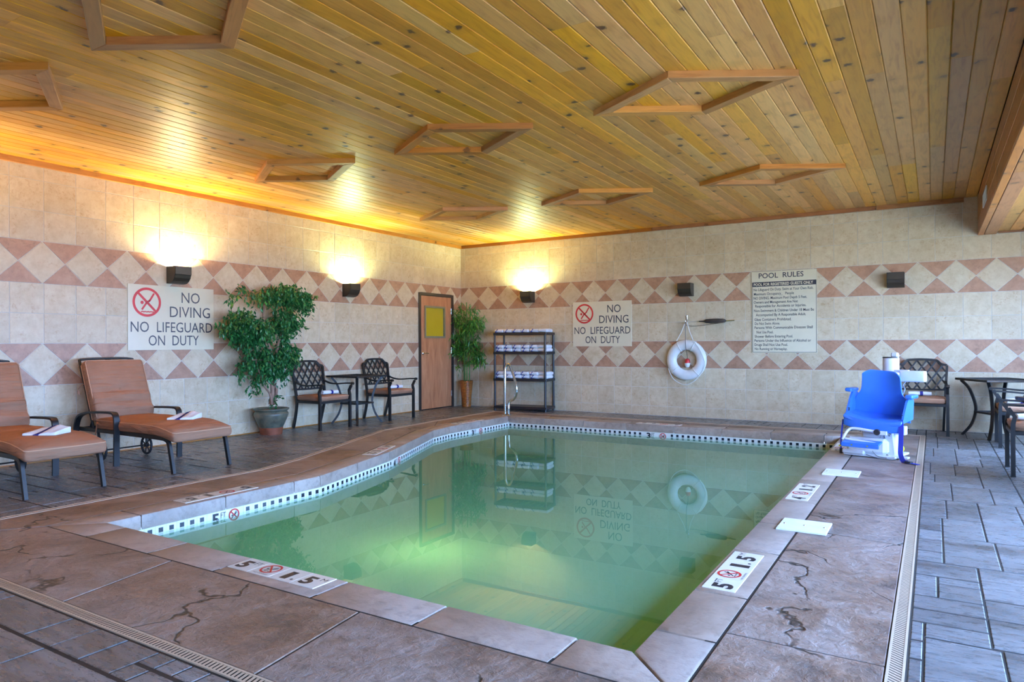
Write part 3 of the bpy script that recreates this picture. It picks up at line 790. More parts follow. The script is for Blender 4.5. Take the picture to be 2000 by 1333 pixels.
# drain channel: frame and slotted grate
dr=empty('trench_drain',(7.735,-5,0),label='narrow tan slotted drain channel running around the pool deck',cat='drain')
fr=MB();sl=MB()
n=len(DRI)
ringp=[(DRI,offset_out(DRI,.009)),(offset_out(DRI,.051),DRO)]
for a,b in ringp:
    for i in range(n):
        j=(i+1)%n
        vs=[(a[i][0],a[i][1],.001),(b[i][0],b[i][1],.001),(b[j][0],b[j][1],.001),(a[j][0],a[j][1],.001)]
        fr.add([(x-7.735,y+5,z) for x,y,z in vs]+[(x-7.735,y+5,-.02) for x,y,z in vs],[(0,1,2,3),(0,4,5,1),(1,5,6,2),(2,6,7,3),(3,7,4,0)])
A=offset_out(DRI,.009);B=offset_out(DRI,.051)
for i in range(n):
    j=(i+1)%n;p=Vector(A[i]);q=Vector(A[j]);r_=Vector(B[i]);s_=Vector(B[j]);Ln=(q-p).length;k=max(1,int(Ln/.021))
    for t in range(k):
        t0=(t+.12)/k;t1=(t+.78)/k
        a,b=p.lerp(q,t0),p.lerp(q,t1);c,d=r_.lerp(s_,t1),r_.lerp(s_,t0)
        sl.add([(v.x-7.735,v.y+5,.0) for v in(a,b,c,d)],[(0,3,2,1)])
fr.build('drain_frame',M['drain'],dr);tag(sl.build('grate_bars',M['drain'],dr),kind='stuff')
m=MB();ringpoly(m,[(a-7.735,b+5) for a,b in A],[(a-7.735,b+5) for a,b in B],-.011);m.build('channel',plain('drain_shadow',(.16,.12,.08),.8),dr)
# ---------------- pool
pool=empty('swimming_pool',(4.9,-4.8,0),label='indoor swimming pool of murky green water with stone coping',cat='pool')
PX,PY=4.9,-4.8
def build_p(mb,name,mats,parent=pool,**k):
    o=mb.build(name,mats,parent)
    o.location=(-PX,-PY,0) if parent is pool else (0,0,0)
    return tag(o,**k)
# coping stones
def edge_pts(i):return INN[i],INN[(i+1)%len(INN)],OUT[i],OUT[(i+1)%len(INN)]
def cope(a,b,c,d):
    """a,b on the pool edge, c,d behind them (outer side)"""
    poly=[a,b,d,c];q=inset(ccw(poly),.0035);m=MB()
    cx=sum(p[0] for p in q)/4;cyy=sum(p[1] for p in q)/4
    p=[(x-cx,y-cyy) for x,y in q];m.prism(p,-.105,.0,.0)
    # round the top edge
    m=MB();r=.014;vs=[];rings=[(0,-.105),(0,-r),(r*.3,-r*.3),(r,0)]
    for dd,z in rings:vs+=[(x,y,z+.001) for x,y in (inset(p,dd) if dd else p)]
    n=4;fs=[[3,2,1,0],[12,13,14,15]]
    for k in range(3):
        for i in range(4):j=(i+1)%4;fs.append([k*4+i,k*4+j,(k+1)*4+j,(k+1)*4+i])
    m.add(vs,fs,sm=True);m.build('coping_stone',M['coping'],pool,(cx-PX,cyy-PY,0))
def lerp(p,q,t):return(p[0]+(q[0]-p[0])*t,p[1]+(q[1]-p[1])*t)
JN={'near':[3.31,3.985,4.59,5.333,5.957,6.62],'right':[-8.117,-7.574,-6.795,-6.118,-5.39,-4.45,-3.75,-3.0,-2.3,-1.75],'back':[2.55,3.25,3.95,4.68,5.36,6.0,6.656]}
n=len(INN)
for i in range(n):
    a,b,c,d=edge_pts(i);e=Vector(b)-Vector(a)
    horiz=abs(e.x)>abs(e.y)*3
    js=None
    if horiz and a[1]<-8:js=[(v-a[0])/(b[0]-a[0]) for v in JN['near']]
    elif horiz and a[1]>-2:js=[(v-a[0])/(b[0]-a[0]) for v in JN['back']]
    elif abs(e.x)<.01 and a[0]>6:js=[(v-a[1])/(b[1]-a[1]) for v in JN['right']]
    else:
        if abs(e.y)>1.8 and a[0]>3:js=[(v-a[1])/(b[1]-a[1]) for v in(-8.128,-7.45,-6.77)]
        else:js=[k/max(1,round(e.length/.68)) for k in range(1,max(1,round(e.length/.68)))]
    js=sorted([0]+[j for j in js if .02<j<.98]+[1])
    def onout(t):
        if t in(0,1):return lerp(c,d,t)
        p=Vector(lerp(a,b,t));nn=Vector((e.y,-e.x)).normalized();return tuple(p+nn*.262)
    for t0,t1 in zip(js[:-1],js[1:]):cope(lerp(a,b,t0),lerp(a,b,t1),onout(t0),onout(t1))
# shell: walls and floor of plaster, bench along the near side
W_=offset_out(INN,.004);m=MB();ZP=-1.45
for i in range(n):
    j=(i+1)%n;m.add([(*W_[i],-.10),(*W_[j],-.10),(*W_[j],ZP),(*W_[i],ZP)],[(0,1,2,3)])
m.add([(*p,ZP) for p in W_],[list(range(n))])
build_p(m,'pool_shell',M['plaster'])
m=MB();m.box((5.2,-8.0,-.95),(3.2,.66,.9));build_p(m,'pool_bench',M['plaster'])
m=MB();m.add([(*p,-.157) for p in offset_out(INN,-.0015)],[list(range(n))]);build_p(m,'water',M['water'])
m=MB();m.add([(*p,-.178) for p in offset_out(INN,.0005)],[list(range(n))]);build_p(m,'murky_water_body',M['murk'])
# waterline tiles with navy squares, pitch 80 mm
wt=MB();wt.box((0,.004,0),(.0785,.006,.150),mi=0);wt.box((0,.0008,.043),(.034,.0012,.034),mi=1)
wt_me=wt.mesh('waterline_tile',[M['white_tile'],M['navy_tile']])
pl=MB();pl.box((0,.004,0),(.0785,.006,.150));pl_me=pl.mesh('waterline_tile_plain',[M['white_tile']])
# lettering blocks on the waterline band: (edge index finder, distance of centre, text)
blocks=[((3.09,-7.52),(3.09,-7.41),'5'),((2.63,-4.93),(2.59,-4.84),'4'),((1.888,-2.30),(1.888,-2.11),'3'),((4.33,-1.30),(4.52,-1.30),'3')]
def near_block(p):
    for a,b,_ in blocks:
        mx,my=(a[0]+b[0])/2,(a[1]+b[1])/2
        if math.hypot(p[0]-mx,p[1]-my)<.19:return True
    return False
cnt=0
for i in range(n):
    a,b,c,d=edge_pts(i);e=Vector(b)-Vector(a);Ln=e.length;an=math.atan2(e.y,e.x)
    if (a[1]<-8 and b[1]<-8) :continue
    if a[0]>6.8 and b[0]>6.8:continue
    k=int(Ln/.08);pt=Ln/k
    for t in range(k):
        p=lerp(a,b,(t+.5)/k)
        # local +x along the edge, local -y into the pool (edge runs counter-clockwise, interior on the left)
        o=link('waterline_tile',pl_me if near_block(p) else wt_me,pool,(p[0]-PX,p[1]-PY,-.1805),(0,0,an+math.pi));o.scale.x=pt/.0802;cnt+=1
print('waterline',cnt)
m=MB()
for i in range(n):
    a,b,c,d=edge_pts(i)
    if (a[1]<-8 and b[1]<-8) or (a[0]>6.8 and b[0]>6.8):
        e=Vector(b)-Vector(a);nn=Vector((-e.y,e.x)).normalized()*.0
        k=int(e.length/.08)
        for t in range(k):
            p=lerp(a,b,(t+.08)/k);q=lerp(a,b,(t+.95)/k);m.add([(*p,-.106),(*q,-.106),(*q,-.255),(*p,-.255)],[(0,1,2,3)])
tag(build_p(m,'waterline_field',M['white_tile']),kind='stuff')
def no_diving(m,cu,cv,r,O,U,V,N,black,red,w=1.0):
    """black diver, red ring and bar"""
    S=lambda pts:[(cu+x*r,cv+y*r) for x,y in pts]
    m.stroke(S([(.42,.52),(.08,-.02),(-.40,-.42)]),r*.13,O,U,V,N,black,.0016)
    m.stroke(S([(.08,-.02),(.55,.30)]),r*.11,O,U,V,N,black,.0016)
    m.ring(cu-.38*r,cv-.05*r,0,r*.12,O,U,V,N,black,.0016,12)
    m.stroke(S([(-.5,-.58),(-.3,-.5),(-.1,-.58),(.1,-.5),(.3,-.58),(.5,-.5)]),r*.07,O,U,V,N,black,.0016)
    m.ring(cu,cv,r*.80,r,O,U,V,N,red,.0019);m.stroke(S([(-.62,.62),(.62,-.62)]),r*.17,O,U,V,N,red,.0022)
for a,b,tx in blocks:
    ev=Vector((b[0]-a[0],b[1]-a[1]));ev=ev.normalized()
    # seen from inside the pool the text runs to the viewer's right
    U=Vector((ev.x,ev.y,0));Nn=Vector((U.y,-U.x,0))
    if tx=='4':
        U=Vector((.735,1.72,0)).normalized()*-1;U=Vector((-.393,.92,0));Nn=Vector((.92,.393,0))
    O=Vector((a[0],a[1],-.157))+Nn*.004
    m=MB();m.text(tx,-.055,-.045,.06,.088,O,U,(0,0,1),Nn,0,.001,bold=.03);m.text('FT',.02,-.0,.045,.042,O,U,(0,0,1),Nn,0,.001)
    build_p(m,'waterline_numeral',[M['black_ink'],M['red_ink']],label='waterline lettering %sFT'%tx);m=MB()
    d=math.hypot(b[0]-a[0],b[1]-a[1]);d=max(d,.14)
    no_diving(m,d,.0,.048,O,U,(0,0,1),Nn,0,1)
    build_p(m,'no_diving_symbol',[M['black_ink'],M['red_ink']],label='round red no diving ring at the waterline beside %sFT'%tx)
# depth markers let into the coping: four tiles of 0.165 m each
def marker(O,U,V,ft,mm,label):
    O,U,V=Vector(O),Vector(U).normalized(),Vector(V).normalized();Nn=Vector((0,0,1))
    e=empty('depth_marker',(O.x-PX,O.y-PY,0),parent=pool,label=label)
    o0=Vector((0,0,0));W4=.660/4
    for k in range(4):
        b=MB();m0=o0+U*(W4*(k+.5))+V*.08
        b.v=[];M3=Matrix((U,V,Nn)).transposed().to_4x4();M3.translation=Vector((m0.x,m0.y,.0025));b.M=M3
        b.box((0,0,0),(W4-.002,.160,.005),b=.001);b.build('marker_tile',M['marker'],e)
    Z=Vector((0,0,.0052));inks=[M['black_ink'],M['red_ink']];zz=o0+Z
    a,b=mm.split('.')
    for nm,x,y,w,h,bd,s_ in (('numeral',.022,.028,.072,.095,.045,ft),('unit_lettering',.102,.092,.048,.036,0,'FT'),('small_lettering',.195,.010,.108,.012,0,'NO DIVING'),
        ('numeral',.385,.028,.045,.095,.045,a),('numeral',.517,.028,.072,.095,.045,b),('unit_lettering',.607,.092,.036,.036,0,'M')):
        MB().text(s_,x,y,w,h,zz,U,V,Nn,0,.0004,bold=bd).build(nm,inks,e)
    MB().ring(.33+.135,.036,0,.009,zz,U,V,Nn,0,.0004,10).build('decimal_point',inks,e)
    t=MB();no_diving(t,.165+.084,.088,.060,zz-Vector((0,0,.0010)),U,V,Nn,0,1);t.build('no_diving_symbol',inks,e)
marker((4.606,-8.535,.0),(1,0,0),(0,1,0),'5','1.5','white depth marker 5FT 1.5M in the near coping')
marker((7.045,-7.533,.0),(0,1,0),(-1,0,0),'5','1.5','white depth marker 5FT 1.5M in the right coping, nearest the camera')
marker((7.045,-5.325,.0),(0,1,0),(-1,0,0),'4','1.2','white depth marker 4FT 1.2M in the right coping')
marker((7.045,-2.62,.0),(0,1,0),(-1,0,0),'3','0.9','white depth marker in the right coping beside the pool lift')
marker((2.875,-7.10,.0),(0,-1,0),(1,0,0),'5','1.5','tan-lit depth marker 5FT 1.5M in the left coping')
marker((2.32,-4.80,.0),(.393,-.92,0),(.92,.393,0),'4','1.2','depth marker 4FT 1.2M in the slanted left coping')
marker((1.69,-1.95,.0),(0,-1,0),(1,0,0),'3','0.9','faint depth marker 3FT in the far left coping')
marker((4.74,-1.085,.0),(-1,0,0),(0,-1,0),'3','0.9','pale depth marker 3FT in the far coping under the lifebuoy')
# white cover plates set in the right deck
for y,lb in((-6.11,'white rectangular plate on the right deck, nearer the camera, with a screw in the middle'),(-4.0,'white rectangular plate on the right deck, farther one, before the pool lift')):
    p=empty('cover_plate',(7.14,y,0),label=lb,cat='plate',group='white anchor plates on the deck')
    MB().box((0,0,0),(.295,.30 if y<-5 else .30,.012),b=.002).build('plate',M['white_plastic'],p,(0,0,.0055))
    for sx in(-.12,0,.12):MB().lathe([(0,0),(.008,0),(.007,.002),(0,.002)],12).build('screw',M['chrome'],p,(sx,0,.0115))
# underwater lamp in the near wall
l=bpy.data.lights.new('pool_lamp','POINT');l.energy=POOLW;l.color=(.80,1,.50);l.shadow_soft_size=.1;o=link('pool_lamp',l);o.location=(5.0,-7.3,-.62)

m=MB();m.add([(XR+.2,-45,-.12),(60,-45,-.12),(60,35,-.12),(XR+.2,35,-.12)],[(0,1,2,3)]);struct('ground_outside',m,plain('outdoor_paving',(.42,.38,.28),.9))
# ================================================================== THINGS ON THE WALLS (local frame: x right, z up, -y out of the wall)
def wall_thing(name,wall,u,z,label,cat,group=None,out=.0055):
    if wall=='L':return empty(name,(out,u,z),R(90),label,cat,group)
    return empty(name,(u,-out,z),0,label,cat,group)
O0=(0,0,0);UX=(1,0,0);UZ=(0,0,1);NY=(0,-1,0)
def diver_sign(wall,u0,u1,z0,z1,label):
    w,h=u1-u0,z1-z0;t=wall_thing('warning_sign',wall,u0,z0,label,'sign')
    MB().box((w/2,-.004,h/2),(w,.008,h),b=.001).build('sign_panel',M['sign'],t)
    m=MB();O=(0,-.008,0);a=(O,UX,UZ,NY);k=w/1.1;v=h/.77
    def T(s,x0,x1,ztop,zbot,b=0):m.text(s,x0*k,h-zbot*v,(x1-x0)*k,(zbot-ztop)*v,*a,mi=0,off=.0008,bold=b)
    for q in(('NO',.66,.905,.056,.193),('DIVING',.508,1.046,.235,.372),('NO  LIFEGUARD',.032,1.078,.428,.556),('ON  DUTY',.244,.89,.588,.716)):
        m=MB();T(*q);m.build('text_line',M['sign_ink'],t)
    m=MB();cu,cv,r=.225*k,h-.205*v,.172*k
    m.ring(cu,cv,r*.83,r,*a,mi=0,off=.0008,n=56)
    P=lambda L:[(cu+x*r,cv+y*r) for x,y in L]
    m.stroke(P([(-.62,.62),(.62,-.62)]),r*.16,*a,mi=0,off=.0010)
    m.stroke(P([(.50,.62),(.20,.12),(-.02,-.03),(-.36,-.52)]),r*.13,*a,mi=0,off=.0012)
    m.ring(cu+.20*r,cv+.12*r,0,r*.065,*a,mi=0,off=.0012,n=12);m.ring(cu-.02*r,cv-.02*r,0,r*.10,*a,mi=0,off=.0012,n=12)
    m.ring(cu-.34*r,cv-.03*r,0,r*.115,*a,mi=0,off=.0012,n=18)
    m.stroke(P([(-.42+.1*i,-.66+(.03 if i%2 else -.02)) for i in range(10)]),r*.08,*a,mi=0,off=.0012)
    m.build('no_diving_symbol',M['red_ink'],t)
    return t
diver_sign('L',-6.505,-5.408,1.142,1.908,'cream no diving sign on the left wall, under a lit wall lamp')
diver_sign('B',2.438,3.536,1.141,1.916,'cream no diving sign on the back wall, above the pool beside the towel rack')
def rules_sign():
    w,h=.920,1.236;t=wall_thing('pool_rules_sign','B',5.490,1.035,'tall cream sign of pool rules in small black print on the back wall','sign')
    MB().box((w/2,-.004,h/2),(w,.008,h),b=.001).build('sign_panel',M['sign'],t)
    a=((0,-.008,0),UX,UZ,NY);U=lambda x:(x-128)/842*w;V=lambda y:h-(y-216)/1058*h
    m=MB();m.text('POOL  RULES',U(223),V(302),U(805)-U(223),V(235)-V(302),*a,mi=0,off=.0008,bold=.012);m.build('title_lettering',M['sign_ink'],t)
    for s,x0,x1,y in(('No Lifeguard On Duty. Swim at Your Own Risk.',154,927,450),('Maximum Occupancy_   People',157,682,506),('NO DIVING. Maximum Pool Depth 5 Feet.',153,846,560),
        ('Owners and Management Are Not',155,732,613),('Responsible for Accidents or Injuries.',175,836,664),('Non-Swimmers & Children Under 18 Must Be',158,933,723),('Accompanied By A Responsible Adult.',183,833,778),
        ('Glass Containers Prohibited.',162,648,838),('Do Not Swim Alone.',167,500,891),('Persons With Communicable Diseases Shall',163,917,944),('Not Use Pool.',190,413,1003),
        ('Shower Before Entering Pool.',165,667,1058),('Persons Under the Influence of Alcohol or',162,894,1112),('Drugs Shall Not Use Pool.',162,600,1166),('No Running or Horseplay.',165,594,1220)):
        MB().text(s,U(x0),V(y+17),U(x1)-U(x0),.041,*a,mi=0,off=.0008,bold=.012).build('text_line',M['sign_ink'],t)
    m=MB();x0,x1=U(138),U(962);z0,z1=V(352),V(412);m.flat([(x0,z1),(x1,z1),(x1,z0),(x0,z0)],*a,off=.0006)
    for p,q in(((x0,.012),(x0,z0)),((x1,.012),(x1,z0)),((x0,.012),(x1,.012))):m.stroke([p,q],.006,*a,off=.0006)
    m.build('border',M['sign_ink'],t)
    m=MB();m.text('POOL FOR REGISTERED GUESTS ONLY',U(156),V(400),U(925)-U(156),V(364)-V(400),*a,mi=0,off=.0012,bold=.03);m.build('header_lettering',M['sign'],t)
rules_sign()
def sconce(wall,u,z,label,lit=None,power=14):
    t=wall_thing('wall_lamp',wall,u,z,label,'wall lamp','black up-light wall lamps')
    prof=[(.18,.20),(.18,.105),(.172,.098),(.158,.060),(.130,.028),(.09,.006),(.05,0),(.0,0)]
    m=MB();W=.105
    for x in(-W,W):
        pl=[(0,.2)]+prof
        n=len(pl);s=.004*(1 if x<0 else -1)
        vs=[(x,-d,zz) for d,zz in pl]+[(x+s,-d,zz) for d,zz in pl]
        f0=list(range(n));fs=[f0 if x>0 else f0[::-1],[n+i for i in (f0[::-1] if x>0 else f0)]]+[[i,(i+1)%n,n+(i+1)%n,n+i] for i in range(n)]
        m.add(vs,fs)
    for (a,b),(c,d) in zip(prof[:-1],prof[1:]):
        L=math.hypot(c-a,d-b);nx,nz=(d-b)/L*.004,-(c-a)/L*.004
        m.add([(-W,-a,b),(W,-a,b),(W,-c,d),(-W,-c,d),(-W,-a-nx,b-nz),(W,-a-nx,b-nz),(W,-c-nx,d-nz),(-W,-c-nx,d-nz)],[(0,1,2,3),(7,6,5,4),(0,4,5,1),(2,6,7,3),(1,5,6,2),(0,3,7,4)])
    m.build('lamp_housing',M['sconce'],t)
    MB().box((0,-.003,.1),(.20,.006,.2)).build('back_plate',M['sconce'],t)
    b=MB();b.lathe([(0,-.05),(.012,-.05),(.02,-.02),(.022,.02),(.014,.045),(0,.05)],14,(0,0,0))
    b.build('bulb',M['bulb_on'] if lit else M['bulb_off'],t,(0,-.09,.115),(0,R(90),0))
    if lit:
        l=bpy.data.lights.new('lamp_light','POINT');l.energy=power;l.color=lit;l.shadow_soft_size=.035
        o=bpy.data.objects.new('lamp_light',l);col.objects.link(o);o.parent=t;o.location=(0,-.095,.150)
M['bulb_on']=m_emit('lit_bulb',(1,.95,.75),8);M['bulb_off']=plain('unlit_bulb',(.7,.7,.68),.3)
WARM=(1,.80,.42);GRN=(.86,1,.52)
sconce('L',-5.93,1.945,'lit black wall lamp above the no diving sign on the left wall',WARM,SC)
sconce('L',-3.05,1.945,'lit black wall lamp on the left wall between the fig tree and the door',GRN,SC)
sconce('B',1.56,1.945,'lit black wall lamp on the back wall above the towel rack',GRN,SC)
sconce('B',4.486,1.945,'unlit black wall lamp on the back wall above the lifebuoy')
sconce('B',7.42,1.945,'unlit black wall lamp on the back wall right of the pool rules sign')
sconce('L',-8.81,1.945,'added unseen wall lamp for warm fill on the left wall, nearest the camera',WARM,SC)  # out of view, added so the left side gets more warm light
sconce('L',-11.69,1.945,'added unseen wall lamp for warm fill on the left wall, behind the camera',WARM,SC)  # another unseen lamp added for warm light on the left foreground
def right_sconce(y,label):
    sconce('L',y,1.945,label,GRN,SC);o=[q for q in bpy.data.objects if q.get('label')==label][0];o.location=(XR-.006,y,1.945);o.rotation_euler=(0,0,R(-90))
right_sconce(-3.8,'lit black wall lamp on the window wall outside the photo, beside the far chairs')
# lifebuoy
t=wall_thing('lifebuoy','B',4.485,.92,'white ring lifebuoy hanging by a rope on the back wall','lifebuoy')
m=MB();vs=[];fs=[];N1,N2=48,16
for i in range(N1):
    a=2*math.pi*i/N1
    for j in range(N2):
        b=2*math.pi*j/N2;rr=.242+.083*math.cos(b);vs.append((rr*math.cos(a),-.058+.055*math.sin(b),rr*math.sin(a)))
for i in range(N1):
    for j in range(N2):fs.append([i*N2+j,i*N2+(j+1)%N2,((i+1)%N1)*N2+(j+1)%N2,((i+1)%N1)*N2+j])
m.add(vs,fs,sm=True);m.build('ring_body',M['buoy'],t)
for a in(62,118,222,310):
    a=R(a);m=MB();c=Vector((math.cos(a),0,math.sin(a)))
    m.tube([c*(.242+.0855*math.cos(b))+Vector((0,-.058+.0575*math.sin(b),0)) for b in[2*math.pi*k/20 for k in range(20)]],.006,6,closed=True,rect=None);m.build('rope_band',M['rope'],t)
m=MB();zh=.600
m.tube([(-.02,-.05,zh),(-.08,-.07,.44),(-.155,-.08,.305)],.007,8);m.tube([(.01,-.05,zh),(.06,-.07,.44),(.115,-.08,.315)],.007,8)
m.tube(bez([(-.29,-.09,-.14),(-.2,-.1,-.31),(-.02,-.1,-.395),(.14,-.1,-.33),(.245,-.09,-.20)],8),.006,8);m.tube(bez([(.13,-.10,.30),(.24,-.13,.16),(.31,-.12,-.05),(.245,-.09,-.21)],8),.005,8)
m.build('hanging_rope',M['rope'],t)
t=wall_thing('wall_hook','B',4.478,1.55,'grey metal hook on the back wall above the lifebuoy','hook')
m=MB();m.box((0,-.006,.02),(.022,.012,.13),b=.003);m.tube(bez([(0,-.01,-.02),(0,-.05,-.05),(0,-.075,-.035),(0,-.08,.0)],6),.008,8);m.build('hook',M['chrome'],t)
t=wall_thing('throw_float','B',4.49,1.53,'small red and white float hanging by a dark cord inside the lifebuoy','float')
m=MB();m.lathe([(0,-.73),(.022,-.727),(.037,-.705),(.043,-.675),(.043,-.660)],20,(0.01,-.06,0));m.build('white_half',M['buoy'],t)
m=MB();m.lathe([(.043,-.660),(.040,-.62),(.030,-.596),(.012,-.588),(0,-.588)],20,(0.01,-.06,0));m.build('red_half',M['red_ink'],t)
m=MB();m.tube([(0,-.13,.0),(0,-.13,-.3),(.005,-.125,-.42),(.01,-.08,-.50),(.01,-.06,-.59)],.0035,6);m.build('cord',M['metal_black'],t)
t=wall_thing('rescue_pole','B',4.98,1.535,'short black handled rescue hook resting on brackets right of the lifebuoy','pole')
m=MB();m.lathe([(0,-.17),(.012,-.168),(.03,-.14),(.036,-.05),(.037,.05),(.033,.12),(.026,.155),(.010,.17),(0,.17)],20,(-.04,-.055,0),ax='x');m.build('float_grip',M['rubber'],t)
m=MB();m.tube([(-.29,-.05,-.003),(-.21,-.05,0)],.009,8);m.build('pole_tip',M['rubber'],t)
m=MB();m.tube([(.13,-.05,0),(.26,-.05,.003)],.010,8);m.box((-.22,-.02,0),(.02,.05,.02));m.box((.17,-.02,0),(.02,.05,.02));m.build('pole_shaft',M['chrome'],t)
m=MB();m.tube(bez([(-.50,-.05,-.055),(-.38,-.045,-.075),(-.2,-.04,-.06),(.02,-.05,-.035)],8),.0035,6);m.build('tether',M['metal_black'],t)
# ================================================================== FURNITURE
def bx_(z):return -.225-.085*max(0,(z-.45))/.5
def make_chair(loc,rz,label,towel=True):
    t=empty('patio_armchair',(loc[0],loc[1],0),rz,label,'chair','black lattice back patio armchairs')
    for s in(-1,1):
        m=MB();m.tube([(.27,s*.285,0),(.27,s*.285,.36),(.268,s*.285,.47),(.255,s*.285,.53),(.30,s*.285,.605)],[1,1,1,.9,.85],rect=(.036,.034));m.box((.27,s*.285,.004),(.040,.040,.008));m.build('leg',M['metal_black'],t)
        m=MB();m.tube(bez([(-.315,s*.245,0),(-.268,s*.25,.16),(-.228,s*.258,.34),(-.222,s*.265,.45)],5),1,rect=(.028,.034),up=(1,0,0));m.build('leg',M['metal_black'],t)
        m=MB();m.tube(bez([(bx_(.63)-.005,s*.27,.668),(-.12,s*.278,.625),(.02,s*.285,.618),(.18,s*.287,.630),(.315,s*.287,.634)],6),1,rect=(.030,.020),up=(0,0,1))
        m.lathe([(0,-.020),(.020,-.020),(.022,0),(.020,.020),(0,.020)],14,(.322,s*.287,.630),ax='y');m.build('armrest',M['metal_black'],t)
    m=MB()
    for s in(-1,1):m.box((.02,s*.272,.385),(.50,.022,.034))
    m.box((.27,0,.385),(.022,.56,.034));m.box((-.225,0,.385),(.022,.52,.034))
    for i in range(7):m.box((-.18+i*.07,0,.378),(.03,.54,.01))
    m.build('seat_frame',M['metal_black'],t)
    b=MB()
    for s in(-1,1):b.tube([(bx_(z),s*y,z) for z,y in((.44,.265),(.60,.272),(.76,.282),(.875,.288))],1,rect=(.030,.034),up=(1,0,0))
    def top(y):
        a=abs(y)
        if a<.16:return .955-.35*a*a
        if a<.235:return .946-.055*(1-math.cos((a-.16)/.075*math.pi))/2
        return .891-.012*(a-.235)/.055
    ys_=[-.288+.576*i/24 for i in range(25)]
    b.tube([(bx_(top(y)),y,top(y)) for y in ys_],1,rect=(.026,.030),up=(0,0,1))
    b.tube([(bx_(.555),-.268,.555),(bx_(.55),0,.55),(bx_(.555),.268,.555)],1,rect=(.022,.022),up=(0,0,1))
    back=b.build('backrest',M['metal_black'],t)
    l=MB()
    for sg in(-1,1):
        for k in range(-5,6):
            y0=k*.113+.02*sg;pts=[]
            for i in range(61):
                z=.56+.40*i/60;y=y0+sg*(z-.56)/1.45
                if abs(y)<.275 and z<top(y)-.004:pts.append((bx_(z)+.003*sg,y,z))
            if len(pts)>3:l.tube([pts[0],pts[-1]],1,rect=(.021,.011),up=(1,0,0))
    l.build('lattice',M['metal_black'],back)
    c=MB()
    def puff(p):
        k=(1-(p.x/.25)**2)*(1-(p.y/.27)**2)
        return Vector((p.x,p.y,p.z+(.012*max(0,k) if p.z>0 else 0)+.004*math.sin(p.y*19+p.x*7)*(1 if p.z>0 else 0)))
    c.rbox((.025,0,.437),(.50,.545,.074),.032,(7,7,1),puff);cu=c.build('seat_cushion',M['cushion'],t)
    pp=MB();pp.tube([(.025+.243*sx,.266*sy,.457) for sx,sy in((-1,-1),(1,-1),(1,1),(-1,1))],.004,6,closed=True);pp.build('piping',M['piping'],cu)
    return t
def rolled_towel(x,y,z,rz,label,L=.26,tag_=None,cat='towel',group='rolled towels on the patio chairs'):
    t=empty('rolled_towel',(x,y,z),rz,label,cat,group)
    m=MB();vs=[];fs=[];n=16;S=9
    for i in range(S):
        u=i/(S-1);xx=(u-.5)*L;rr=1 if 0<i<S-1 else .88
        for j in range(n):
            a=2*math.pi*j/n;q=1+.05*math.sin(3*a+i);vs.append((xx,.046*rr*q*math.cos(a),.030+.028*rr*q*math.sin(a)))
    for i in range(S-1):
        for j in range(n):fs.append([i*n+j,(i+1)*n+j,(i+1)*n+(j+1)%n,i*n+(j+1)%n])
    fs+=[list(range(n)),[(S-1)*n+j for j in range(n)][::-1]]
    m.add(vs,fs,sm=True);m.build('towel_roll',M['towel'],t)
    m=MB();p=[]
    m.tube([(.01,0,.03),(.045,.0,.03)],1,rect=(.001,.001));m=MB()
    vs=[];fs=[]
    for i,xx in enumerate((.0,.035)):
        for j in range(n):a=2*math.pi*j/n;vs.append((xx,.0485*math.cos(a),.030+.0305*math.sin(a)))
    for j in range(n):fs.append([j,n+j,n+(j+1)%n,(j+1)%n])
    m.add(vs,fs,sm=True);m.build('stripe',M['stripe'],t)
    return t
def make_table(x,y,rz,label,S=.64):
    t=empty('patio_table',(x,y,0),rz,label,'table','black square patio tables');h=S/2
    m=MB()
    for a in range(4):
        c=[(0,-h+.02),(h-.02,0),(0,h-.02),(-h+.02,0)][a];m.box((c[0],c[1],.715),(S if a%2==0 else .04,.04 if a%2==0 else S-.08,.028),b=.004)
    m.box((0,0,.712),(S-.07,S-.07,.010))
    for i in range(9):
        m.box((0,-h+.07+i*(S-.14)/8,.7185),(S-.08,.007,.005));m.box((-h+.07+i*(S-.14)/8,0,.7185),(.007,S-.08,.005))
    m.build('table_top',M['metal_black'],t)
    for sx,sy in((1,1),(1,-1),(-1,-1),(-1,1)):
        m=MB();dx,dy=sx*.7071,sy*.7071;r0=(h-.05)*1.414
        m.tube(bez([(dx*a,dy*a,z) for a,z in((r0,.70),(r0*.78,.60),(r0*.62,.42),(r0*.60,.30),(r0*.72,.14),(r0*.98,.0))],6),1,rect=(.036,.030),up=(dx,dy,0));m.build('leg',M['metal_black'],t)
    r=(h-.05)*.60+.01;m=MB()
    for a in range(4):
        c=[(0,-r),(r,0),(0,r),(-r,0)][a];m.box((c[0],c[1],.305),(2*r if a%2==0 else .024,.024 if a%2==0 else 2*r-.024,.022))
    m.box((0,0,.300),(2*r-.024,2*r-.024,.006));m.build('lower_shelf',M['metal_black'],t)
    return t
make_chair((.345,-3.90),0,'black lattice back armchair with tan cushion, right beside the potted fig tree')
make_chair((.345,-2.47),0,'black lattice back armchair with tan cushion, beside the wooden door')
make_table(.37,-3.22,0,'square black patio table between the two armchairs on the left wall')
make_chair((7.72,-.375),R(-90),'black lattice back armchair facing the camera behind the blue pool lift')
make_table(8.535,-.47,R(28),'square black patio table in the far right corner by the back wall',S=.66)
make_chair((8.76,-1.17),R(180),'farther of the two armchairs cut off by the right edge, beside the corner table')
make_chair((8.72,-3.13),R(180),'nearer of the two armchairs cut off by the right edge, tan cushion, towel')
make_table(8.84,-3.90,R(16),'patio table almost wholly outside the right edge, corner just in view')
rolled_towel(.47,-3.87,.484,R(82),'rolled white towel with blue band on the armchair beside the fig tree')
